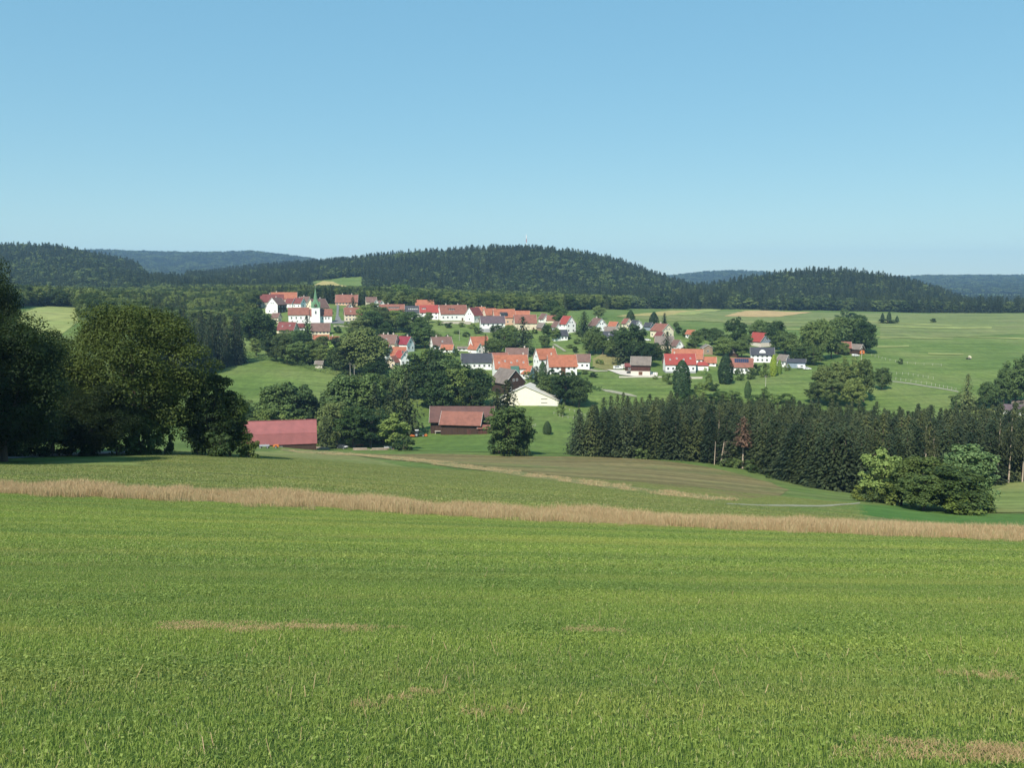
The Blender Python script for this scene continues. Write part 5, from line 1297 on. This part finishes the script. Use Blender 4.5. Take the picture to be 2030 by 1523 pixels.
H("shed", "narrow grey roofed shed behind the solar roof house", "shed", 1444, 1463, 687, 698, 708, 3, 1.3, WD, RG, win=(0, 0), Y=525)
H("cottage", "small white house with a weathered gable right of the yellow conifer", "house", 1540, 1567, 704, 715, 728, -40, 1.2, WW, RG, win=(1, 2), gwin=(1, 2), Y=500)
H("shed", "dark green-grey shed with a flat roof right of the small white house", "shed", 1561, 1596, 712, 718, 730, -4, 2.2, WB, RK, win=(0, 0), Y=505)
H("barn", "dark open barn with a brown roof under the big trees at the right", "barn", 1653, 1685, 678, 689, 702, 8, 1.7, WD, RRB, win=(0, 0), Y=555)
H("shed", "dark shed with a sloping light roof edge right of the open barn", "shed", 1683, 1711, 683, 692, 703, -30, 1.4, WD, RG, win=(0, 0), gwin=(0, 0), Y=560)
H("cottage", "small cottage with a brown roof and white walls at the right edge", "house", 1995, 2044, 803, 813, 824, 4, 2.2, WW, RP, win=(1, 2), Y=398, chim=(.9,))
H("shed", "pale shed roof behind the small cottage at the right edge", "shed", 2015, 2050, 797, 803, 808, -4, 2.2, WW, RG, win=(0, 0), Y=425)
H("cottage", "small cream house with a dark roof on the hilltop at the far left", "house", 98, 130, 593, 600, 606, -70, 1.2, WC, RG, win=(1, 1), gwin=(1, 2), Y=655, ov=.9)
H("cottage", "tiny orange roof peeping from the wood at the far left", "house", 42, 58, 591, 597, 604, -55, 1.3, WC, RO, win=(0, 0), Y=700)
# ---- farm in the hollow
H("long_barn", "long brown roofed barn behind the front shed in the hollow", "barn", 852, 980, 805, 830, 858, -3, 3.6, WD, RFB, win=(0, 0), Y=366, ov=1.2)
H("timber_shed", "dark timber shed with a brown roof and open right gable", "barn", 872, 960, 817, 839, 863, -13, 2.1, WD, RRB, win=(1, 1), gwin=(0, 0), Y=345, ov=1.0, door=WDR, doorx=.72)
H("lean_to", "small open lean-to right of the timber shed", "shed", 948, 970, 845, 849, 861, -5, 1.6, WDR, RRB, win=(0, 0), Y=342)
# large cream barn: one long slope to the right
def cream_barn():
    Y = 428; p = on(1050, Y); zb = zat(806, Y); k = Y / F
    o = empty("cream_barn", (p.x, p.y, zb), R_(-10)); tag(o, "large cream barn gable with a long slope to the right", "barn")
    X = lambda px: (px - 1050) * k; Z = lambda py: (806 - py) * k
    prof = [(X(985), -3), (X(985), Z(793)), (X(1041), Z(766)), (X(1108), Z(793)), (X(1108), -5)]
    b = MB(); b.prism([(a, 0, z) for a, z in prof], (0, 15, 0)); b.build("wall", wallmat("cream_plaster_bright", (0.80, 0.74, 0.60)), o)
    b = MB(); top = [(X(982), Z(794.5)), (X(1041), Z(766)), (X(1110), Z(794))]
    for (a0, z0), (a1, z1) in zip(top[:-1], top[1:]):
        b.prism([(a0, -.5, z0 + .05), (a1, -.5, z1 + .05), (a1, -.5, z1 + .3), (a0, -.5, z0 + .3)], (0, 16, 0))
    b.build("roof", wallmat("pale_sheet_roof", (.55, .52, .45)), o)
    for z in (Z(799), Z(791)):
        b = MB(); b.box(X(1073), X(1086), -.06, .05, z, z + .28); b.build("window", GLASS, o)
    b = MB(); b.box(X(1066), X(1108) + .03, -.08, -.003, -3, Z(803)); b.build("plinth", wallmat("plinth_grey", (.5, .5, .5)), o)
cream_barn()
# red barn with a gambrel roof of metal sheets reaching almost to the ground
def red_barn():
    Y = 296; k = Y / F; p = on(550, Y); zb = zat(887, Y)
    o = empty("red_barn", (p.x, p.y, zb), R_(12.5)); tag(o, "red barn with a long faded metal gambrel roof behind the log piles", "barn")
    RM = plain("faded_red_metal", (0.25, 0.080, 0.076), .7, .16, .35, .4); RM2 = plain("faded_red_metal_dark", (0.22, 0.068, 0.064), .7, .16, .35, .4)
    L = 147 * k; Z = lambda py: (887 - py) * k
    prof = [(0, -3), (0, Z(881)), (1.1, Z(861)), (4.6, Z(838)), (8.1, Z(861)), (9.2, Z(881)), (9.2, -3)]
    b = MB(); b.prism([(-L/2 + .3, a, z) for a, z in prof], (L - .6, 0, 0)); b.build("wall", WD, o)
    n = 22
    for i in range(n):
        x0 = -L/2 + L * i / n
        for (a0, z0, a1, z1, m) in ((-.35, Z(882.5), 1.0, Z(860.6), RM2), (.9, Z(861.5), 4.62, Z(837.4), RM)):
            b = MB(); e = .05 if i % 2 else .075
            b.prism([(x0, a0, z0 + e), (x0, a1, z1 + e), (x0, a1, z1 + e + .08), (x0, a0, z0 + e + .08)], (L / n + .01 * (i % 2), 0, 0)); b.build("roof_sheet", m, o)
    b = MB(); b.prism([(-L/2, 4.63, Z(837.6)), (-L/2, 8.2, Z(860.8)), (-L/2, 9.5, Z(882.5)), (-L/2, 9.35, Z(882.5)), (-L/2, 8.05, Z(861)), (-L/2, 4.63, Z(838.4))], (L, 0, 0)); b.build("rear_roof", RM, o)
    b = MB(); b.box(-L/2, L/2, 4.45, 4.8, Z(837.6) + .1, Z(837.6) + .24); b.build("ridge_cap", RM2, o)
    b = MB(); b.box(-L/2 + .28, -L/2 + .6, -.2, 0, 0, 1.4); b.box(-L/2 + 5, L/2 - .4, .02, .12, -1, Z(881)); b.build("front_boards", WDR, o)
red_barn()
# barn doors and boards where the photo shows them
# ---------------------------------------------------------------- small things
LOGM = woodmat("barkless_log", (0.34, 0.27, 0.20)); TYRE = plain("tyre_rubber", (.02, .02, .02), .8, .1); ORG = plain("orange_paint", (.55, .16, .04), .4, .08, 1, .4)
WPN = plain("white_paint", (.78, .78, .76), .35, .05, 1, .5); DKP = plain("dark_paint", (.03, .035, .04), .35, .1, 1, .5); GRNP = plain("dark_green_paint", (.03, .07, .04), .4, .1, 1, .4)
POSTM = plain("pale_post_wood", (.44, .41, .35), .8, .12); REDP = plain("red_paint", (.45, .05, .03), .4, .1, 1, .4)
def logs(px, py, n, L, tilt, label):
    part = ["lowest front", "second lowest", "third lowest", "fourth lowest", "upper", "second upper", "topmost"]
    p = hit(px, py, 200)
    for i in range(n):
        b = MB(); r = random.uniform(.16, .27); ll = L * random.uniform(.75, 1.1); layer = 0 if i < (n + 1) // 2 else 1; q = i if layer == 0 else i - (n + 1) // 2
        a = R_(tilt + random.uniform(-5, 5)); dx, dy = math.cos(a) * ll / 2, math.sin(a) * ll / 2; cy = p.y + q * .5 + layer * .25; ox = random.uniform(-.6, .6)
        cx = p.x + ox; z = hgt(cx, cy) + .25 + layer * .42
        b.tube((cx - dx, cy - dy, z + (hgt(cx - dx, cy - dy) - hgt(cx, cy)) * .8), (cx + dx, cy + dy, z + (hgt(cx + dx, cy + dy) - hgt(cx, cy)) * .8), r, r * .8, 9)
        tag(b.build("log", LOGM, None, smooth=False), part[i] + " " + label, "log", "felled logs lying before the red barn and trees")
logs(598, 890, 6, 5.5, -2, "barkless log in the pile before the red barn's right end")
logs(640, 892, 7, 5.5, -12, "barkless log in the skewed pile right of the red barn")
logs(716, 893.5, 5, 5, 6, "barkless log in the small pile left of the birch")
logs(752, 893.5, 4, 6, 1, "barkless log in the row at the foot of the birch")
def wheel(parent, x, y, z, r, w=.3):
    b = MB(); b.tube((x - w/2, y, z), (x + w/2, y, z), r, r, 14); t = b.build("wheel", TYRE, parent); b = MB(); b.tube((x - w/2 - .02, y, z), (x + w/2 + .02, y, z), r * .5, r * .5, 10); b.build("rim", METAL, t)
def wheely(parent, x, y, z, r, w=.3):
    b = MB(); b.tube((x, y - w/2, z), (x, y + w/2, z), r, r, 14); t = b.build("wheel", TYRE, parent); b = MB(); b.tube((x, y - w/2 - .02, z), (x, y + w/2 + .02, z), r * .5, r * .5, 10); b.build("rim", METAL, t)
def tractor(px, py, rz, s=1.0):
    p = hit(px, py, 288); o = empty("tractor", p, R_(rz)); tag(o, "dark tractor with a light cab roof and a mower behind, on the meadow", "tractor")
    b = MB(); b.box(-.1, 2.2, -.4, .4, .75, 1.45); b.build("bonnet", GRNP, o)
    b = MB(); b.box(-1.3, -.1, -.65, .65, .8, 1.35); [b.box(x, x + .08, y, y + .08, 1.35, 2.5) for x in (-1.3, -.18) for y in (-.65, .57)]; b.build("cab_frame", DKP, o)
    b = MB(); b.box(-1.22, -.2, -.6, .6, 1.36, 2.45); b.build("cab_glass", GLASS, o)
    b = MB(); b.box(-1.45, .0, -.75, .75, 2.5, 2.65); b.build("cab_roof", WPN, o)
    for y in (-.85, .85): wheely(o, -.9, y, .85, .85, .45); wheely(o, 1.7, y * .9, .5, .5, .3)
    b = MB(); b.box(-3.4, -1.6, -1.3, 1.3, .35, .75); b.tube((-1.6, 0, .6), (-1.2, 0, .8), .08, .08, 6); b.build("mower", ORG, o)
    b = MB(); b.box(2.25, 3.3, -1.0, 1.0, .3, .8); b.box(2.2, 2.35, -.2, .2, .5, .9); b.build("front_weight", ORG, o)
tractor(830, 866, 8)
def car(name, label, px, py, rz, paint, van=False, L=4.3, ymin=200, cat="car", bonnet=None):
    p = hit(px, py, ymin); o = empty(name, p, R_(rz)); tag(o, label, cat)
    h = 2.0 if van else 1.45
    prof = [(-L/2, .35), (-L/2, h * .95), (L*.22, h), (L*.36, 1.15), (L/2, 1.0), (L/2, .35)] if van else [(-L/2, .35), (-L/2, .95), (-L*.40, h), (L*.10, h), (L*.27, .98), (L/2, .85), (L/2, .35)]
    b = MB(); b.prism([(x, -.85, z) for x, z in prof], (0, 1.7, 0)); b.build("body", paint, o)
    b = MB()
    for s in (-1, 1): b.box(-L*.36, L*.12, s*.86 - .01, s*.86 + .01, 1.0 if not van else 1.2, h - .12)
    b.build("side_glass", GLASS, o)
    q = MB(); q.prism([(L*.12, -.7, h - .03), (L*.28, -.7, 1.02), (L*.29, -.7, 1.04), (L*.13, -.7, h)], (0, 1.4, 0)) if not van else q.prism([(L*.235, -.7, h - .04), (L*.355, -.7, 1.2), (L*.37, -.7, 1.2), (L*.25, -.7, h - .03)], (0, 1.4, 0)); q.build("windscreen", GLASS, o)
    if bonnet:
        q = MB(); q.prism([(L*.28, -.8, .985), (L/2 + .01, -.8, .86), (L/2 + .01, -.8, .90), (L*.28, -.8, 1.03)], (0, 1.6, 0)); q.build("bonnet", bonnet, o)
    for x in (-L*.3, L*.3):
        for y in (-.8, .8): wheely(o, x, y, .33, .33, .22)
    for y in (-.6, .6):
        q = MB(); q.box(L/2 - .02, L/2 + .03, y - .15, y + .15, .65, .82); q.build("headlight", FRAME, o)
car("car", "small dark car with a white bonnet parked by the log piles", 678, 890, -25, DKP, bonnet=WPN)
car("van", "white van parked at the left end of the terrace", 1225, 732, 3, WPN, True, 5.6, 400, "van")
car("car", "dark car parked on the terrace beside the wooden barn", 1250, 741.5, 10, DKP, ymin=400)
car("car", "white car parked on the terrace right of the wooden barn", 1293, 742.5, -8, WPN, ymin=400)
car("car", "white car parked in front of the dark shed at the right", 1696, 706.5, 5, WPN, ymin=450)
car("car", "white car standing in the yard below the peach house", 1284, 676, -20, WPN, ymin=450)
car("car", "pale car at the right of the flat roofed shed", 1600, 733, 5, WPN, ymin=400)
def trailer(name, label, px, py, w, h, d, paint, cat, rz=0, ymin=200):
    p = hit(px, py, ymin); o = empty(name, p, R_(rz)); tag(o, label, cat)
    b = MB(); b.prism([(-w/2, -d/2, .55), (-w/2, -d/2, h * .85), (-w*.4, -d/2, h), (w*.42, -d/2, h), (w/2, -d/2, h * .6), (w/2, -d/2, .55)], (0, d, 0)); b.build("body", paint, o)
    for y in (-d/2, d/2): wheely(o, 0, y, .38, .38, .2)
    b = MB(); b.box(-w*.15, w*.15, -d/2 - .02, d/2 + .02, h * .5, h * .78); b.build("window", GLASS, o)
    b = MB(); b.box(w/2, w/2 + 1.1, -.05, .05, .5, .6); b.build("drawbar", METAL, o)
trailer("caravan", "pale caravan beside the white van on the terrace", 1237, 731, 3.6, 2.5, 2.1, wallmat("caravan_cream", (.62, .60, .52)), "caravan", 0, 400)
trailer("caravan", "white caravan right of the dark green-grey shed", 1588, 731, 4.5, 2.4, 2.1, WPN, "caravan", 0, 400)
trailer("orange_trailer", "small orange machine before the red barn", 548, 889, 1.9, 1.2, 1.2, ORG, "machine")
def tedder(px, py, label):
    p = hit(px, py, 240); o = empty("hay_tedder", p, R_(12)); tag(o, label, "farm machine")
    b = MB(); b.box(-1.5, 1.5, -.15, .15, .7, .9); b.box(-.2, .2, -.9, .6, .75, .95); b.build("frame", ORG, o)
    for x in (-1.4, -.5, .5, 1.4):
        b = MB(); b.tube((x, 0, .3), (x, 0, .8), .09, .09, 6)
        for k in range(6): b.tube((x, 0, .5), (x + .62 * math.cos(k * 1.047), .62 * math.sin(k * 1.047), .25), .03, .02, 4)
        b.build("rotor", ORG, o)
    for x in (-.9, .9): wheel(o, x, .1, .3, .3, .15)
tedder(712, 886, "orange hay machine standing under the trees")
def cart(px, py, label):
    p = hit(px, py, 240); o = empty("flat_wagon", p, R_(4)); tag(o, label, "wagon")
    b = MB(); b.box(-1.6, 1.6, -.8, .8, .7, .85); b.build("bed", METAL, o)
    for x in (-1.55, -.5, .5, 1.5):
        b = MB(); b.box(x, x + .07, -.82, -.75, .85, 1.5); b.build("stake", METAL, o)
    b = MB(); b.box(-1.6, 1.6, -.86, -.83, 1.1, 1.3); b.build("side_board", METAL, o)
    for x in (-1.1, 1.1):
        for y in (-.8, .8): wheely(o, x, y, .38, .38, .2)
cart(771, 892, "small grey flat wagon at the foot of the birch")
cart(524, 889, "dark stake wagon left of the orange machine before the red barn")
def table(px, py, w, label, name="garden_table"):
    p = hit(px, py, 288); o = empty(name, p, R_(3)); tag(o, label, "table")
    b = MB(); b.box(-w/2, w/2, -.9, .9, .95, 1.1); b.build("tabletop", POSTM, o)
    for x in (-w*.42, w*.42):
        for y in (-.7, .7): b = MB(); b.box(x - .1, x + .1, y - .1, y + .1, -.2, .95); b.build("leg", POSTM, o)
table(871, 860, 3.6, "long pale wooden trestle left of the timber shed")
def poles(pts, h, label, group, r=.09, mat=None, ymin=200, cat="pole", name="pole"):
    for px, py in pts:
        p = hit(px, py, ymin); b = MB(); b.tube((p.x, p.y, p.z - .4), (p.x, p.y, p.z + h), r, r * .7, 7)
        o = b.build(name, mat or POSTM); tag(o, label, cat, group)
def utility(px, Y, h, label):
    p = on(px, Y); o = empty("utility_pole", p, 0); tag(o, label, "utility pole")
    b = MB(); b.tube((0, 0, -.5), (0, 0, h), .14, .09, 8); b.build("mast", POSTM, o)
    b = MB(); b.box(-.9, .9, -.06, .06, h - .9, h - .78); b.build("crossarm", WD, o)
    for x in (-.8, 0, .8): b = MB(); b.tube((x, 0, h - .78), (x, 0, h - .6), .05, .04, 6); b.build("insulator", FRAME, o)
utility(694, 470, 9, "pale utility pole at the left end of the meadow hedge")
utility(702, 472, 8, "second pale utility pole at the meadow hedge")
utility(801, 590, 8.5, "pale pole on the green slope under the upper row")
utility(767, 500, 8, "pale pole before the cream gable behind branches")
utility(1707, 548, 10, "tall pale pole beside the barns at the right")
utility(911, 640, 8, "pole beside the long white house")
utility(1254, 520, 9.5, "thin pole above the brown wooden barn")
utility(1519, 470, 6, "pale pole on the lawn before the yellow conifer")
def fence(pts, n, hh, label, ymin=300, rails=1):
    P = pp(pts, ymin); tot = sum((P[i+1] - P[i]).length for i in range(len(P) - 1)); o = empty("paddock_fence", P[0]); tag(o, label, "fence")
    b0 = MB(); b0.box(-.055, .055, -.055, .055, -.4, hh); pm = b0.mesh("post", POSTM); prev = None
    for j in range(n):
        d = tot * j / (n - 1); i = 0
        while i < len(P) - 2 and d > (P[i+1] - P[i]).length: d -= (P[i+1] - P[i]).length; i += 1
        q = P[i].lerp(P[i+1], min(1, d / (P[i+1] - P[i]).length)); q.z = hgt(q.x, q.y)
        link("post", pm, o, q - P[0])
        if prev is not None:
            w = MB(); w.tube(prev - P[0] + Vector((0, 0, hh * .8)), q - P[0] + Vector((0, 0, hh * .8)), .025, .025, 4); w.build("wire", POSTM, o)
        prev = q
fence([(1766, 752), (1800, 757), (1845, 764), (1895, 775)], 15, 1.4, "low pale post fence along the field path")
fence([(1766, 742), (1800, 744), (1850, 752)], 9, 1.4, "short post fence on the meadow above the field path")
fence([(1728, 706), (1760, 715), (1800, 722), (1866, 726)], 13, 1.3, "weathered post fence below the big trees at the right")
fence([(1050, 852), (1058, 848), (1062, 846)], 5, 1.3, "short row of pale posts right of the large round tree")
fence([(1098, 822), (1115, 829), (1140, 833), (1160, 836)], 8, 1.3, "pale post fence running right from the cream barn")
fence([(1120, 812), (1140, 818), (1160, 826)], 6, 1.2, "white wire fence beyond the cream barn's meadow")
# radio mast on the wooded hill
p = on(1043, 1890); o = empty("radio_mast", p); tag(o, "red and white radio mast on top of the wooded hill", "radio mast")
zt = zat(464, 1890) - p.z
for i in range(5):
    z0, z1 = zt * i / 5, zt * (i + 1) / 5; b = MB()
    if i == 0: z0 = -2
    for a in range(3):
        c1_, s1_ = math.cos(a * 2.094), math.sin(a * 2.094); b.tube((c1_ * .8, s1_ * .8, z0), (c1_ * .8, s1_ * .8, z1), .22, .22, 5)
        c2_, s2_ = math.cos((a + 1) * 2.094), math.sin((a + 1) * 2.094); b.tube((c1_ * .8, s1_ * .8, z0), (c2_ * .8, s2_ * .8, z1), .12, .12, 4)
    b.build("mast_section", WPN if i % 2 == 0 else REDP, o)
b = MB(); b.tube((0, 0, zt * .82), (0, 0, zt * .94), .9, .9, 8); b.build("antenna", WPN, o)
# hay wagon in the meadow
p = hit(1921, 712.5, 380); o = empty("hay_wagon", p, R_(8)); tag(o, "small pale hay wagon alone on the far meadow", "wagon")
b = MB(); b.box(-1.6, 1.0, -.8, .8, .6, .85); b.build("bed", WD, o)
b = MB(); b.prism([(-.1, -.8, .85), (-.2, -.8, 1.8), (.4, -.8, 2.2), (1.0, -.8, 1.7), (1.1, -.8, .85)], (0, 1.6, 0)); b.build("load", wallmat("hay_load", (.62, .55, .38)), o)
for x in (-1.1, .6): wheely(o, x, -.75, .4, .4, .2); wheely(o, x, .75, .4, .4, .2)
# red machines beside the cottage at the right edge
trailer("red_trailer", "red trailer beside the small cottage at the right edge", 1990, 815, 2.6, 1.9, 1.8, REDP, "trailer", 0, 300)
trailer("green_trailer", "low dark trailer on the grass left of the small cottage", 1972, 814, 2.2, 1.2, 1.4, GRNP, "trailer", 0, 300)
trailer("red_trailer", "orange-red container trailer beside the shed under the big trees", 1708, 703, 3.0, 2.6, 2.0, ORG, "trailer", 0, 450)
# garden walls and yards
def wall(name, label, px, py, w, h, d, mat, rz=0, ymin=200, cat="wall"):
    p = hit(px, py, ymin); b = MB(); b.box(-w/2, w/2, -d/2, d/2, -1.5, h); b.box(-w/2 - .08, w/2 + .08, -d/2 - .08, d/2 + .08, h + .003, h + .14)
    tag(b.build(name, mat, None, p, R_(rz)), label, cat)
STN = wallmat("garden_wall_stone", (.42, .38, .31))
wall("retaining_wall", "long pale retaining wall below the upper row of houses", 905, 642, 24, 1.8, .5, STN, -4, 500)
wall("retaining_wall", "pale churchyard wall beside the village road", 690, 648, 22, 1.2, .4, STN, 0, 500)
wall("garden_wall", "white wall by the garden shed above the left meadow", 588, 716, 5, 1.6, .4, WW, 0, 345)
wall("garden_wall", "second pale garden wall above the left meadow", 609, 719, 5, 1.8, .4, WC, -10, 345)
wall("garden_wall", "low pale stone wall before the red roofed farmhouse", 1376, 751, 9, .9, .5, CONC, 0, 380)
wall("terrace_wall", "pale kerb wall along the terrace's front edge", 1270, 748.5, 24, .5, .4, CONC, -1, 400)
H("garden_shed", "small grey roofed garden shed above the left meadow", "shed", 625, 642, 716, 722, 731, -20, 1.5, WST, RG, win=(0, 0), gwin=(0, 0), Y=485)

# ---------------------------------------------------------------- the air
hz = MB(); hz.box(-11200, 11200, -120, 9700, -260, 330)
m, t, n = _nm("haze")
pv = t.nodes.new("ShaderNodeVolumePrincipled"); pv.inputs["Density"].default_value = HAZE_D; pv.inputs["Color"].default_value = (*HAZE_C, 1); pv.inputs["Anisotropy"].default_value = 0.0
ou = t.nodes.new("ShaderNodeOutputMaterial"); t.links.new(pv.outputs[0], ou.inputs["Volume"])
tag(hz.build("haze", m), kind="stuff")

# ---------------------------------------------------------------- tell look-alike trees apart by what they stand beside
def _proj(p, z=0):
    v = Vector(p) + Vector((0, 0, z)) - Vector((0, 0, EYE)); c, s = math.cos(PITCH), math.sin(PITCH)
    d = v.y * c - v.z * s; u = v.y * s + v.z * c
    return CX + F * v.x / d, CY - F * u / d
_tops = [o for o in COL.objects if o.parent is None and o.get("category")]
_ref = [(o, _proj(o.location, 3)) for o in _tops if o["category"] in ("house", "barn", "church", "shed", "villa", "cabin", "garage") and len(o["label"].split()) <= 11]
_by = {}
for o in _tops:
    if o["category"] in ("tree", "conifer", "shrub", "spruce"): _by.setdefault(o["label"], []).append(o)
_new = {}
_cnt = {}
for lab, L in _by.items():
    g = L[0].get("group", "")
    if len(L) < 2 or "inside the plantation" in g or "front row" in g or "bare stems" in g or "roadside" in g or "wood left" in g: continue
    for o in L:
        x, y = _proj(o.location, 2)
        for r, (rx, ry) in sorted(_ref, key=lambda q: (q[1][0] - x) ** 2 + (1.6 * (q[1][1] - y)) ** 2)[:12]:
            dx, dy = x - rx, y - ry
            rel = ("to the right of" if dx > 0 else "to the left of") if abs(dx) > 1.4 * abs(dy) else ("below" if dy > 0 else "behind")
            if _cnt.get((r.name, rel), 0) < 4: break
        _cnt[(r.name, rel)] = _cnt.get((r.name, rel), 0) + 1
        w = {"tree": "tree", "conifer": "conifer", "shrub": "bush", "spruce": "spruce"}[o["category"]]
        _new.setdefault((w, rel, r["label"]), []).append((dx * dx + dy * dy, o.name, o))
_ord = ["", "second ", "third ", "fourth ", "fifth ", "sixth ", "seventh ", "eighth ", "ninth ", "tenth ", "eleventh ", "twelfth ", "thirteenth ", "fourteenth ", "fifteenth "]
for (w, rel, rl), L in _new.items():
    L.sort(key=lambda t: t[:2])
    for k, (d, n_, o) in enumerate(L):
        k = min(k, len(_ord) - 1)
        s_ = ("nearest " if k == 0 else _ord[k] + "nearest ") + w + " " + rel + " the " + rl
        o["label"] = " ".join(s_.split()[:16])
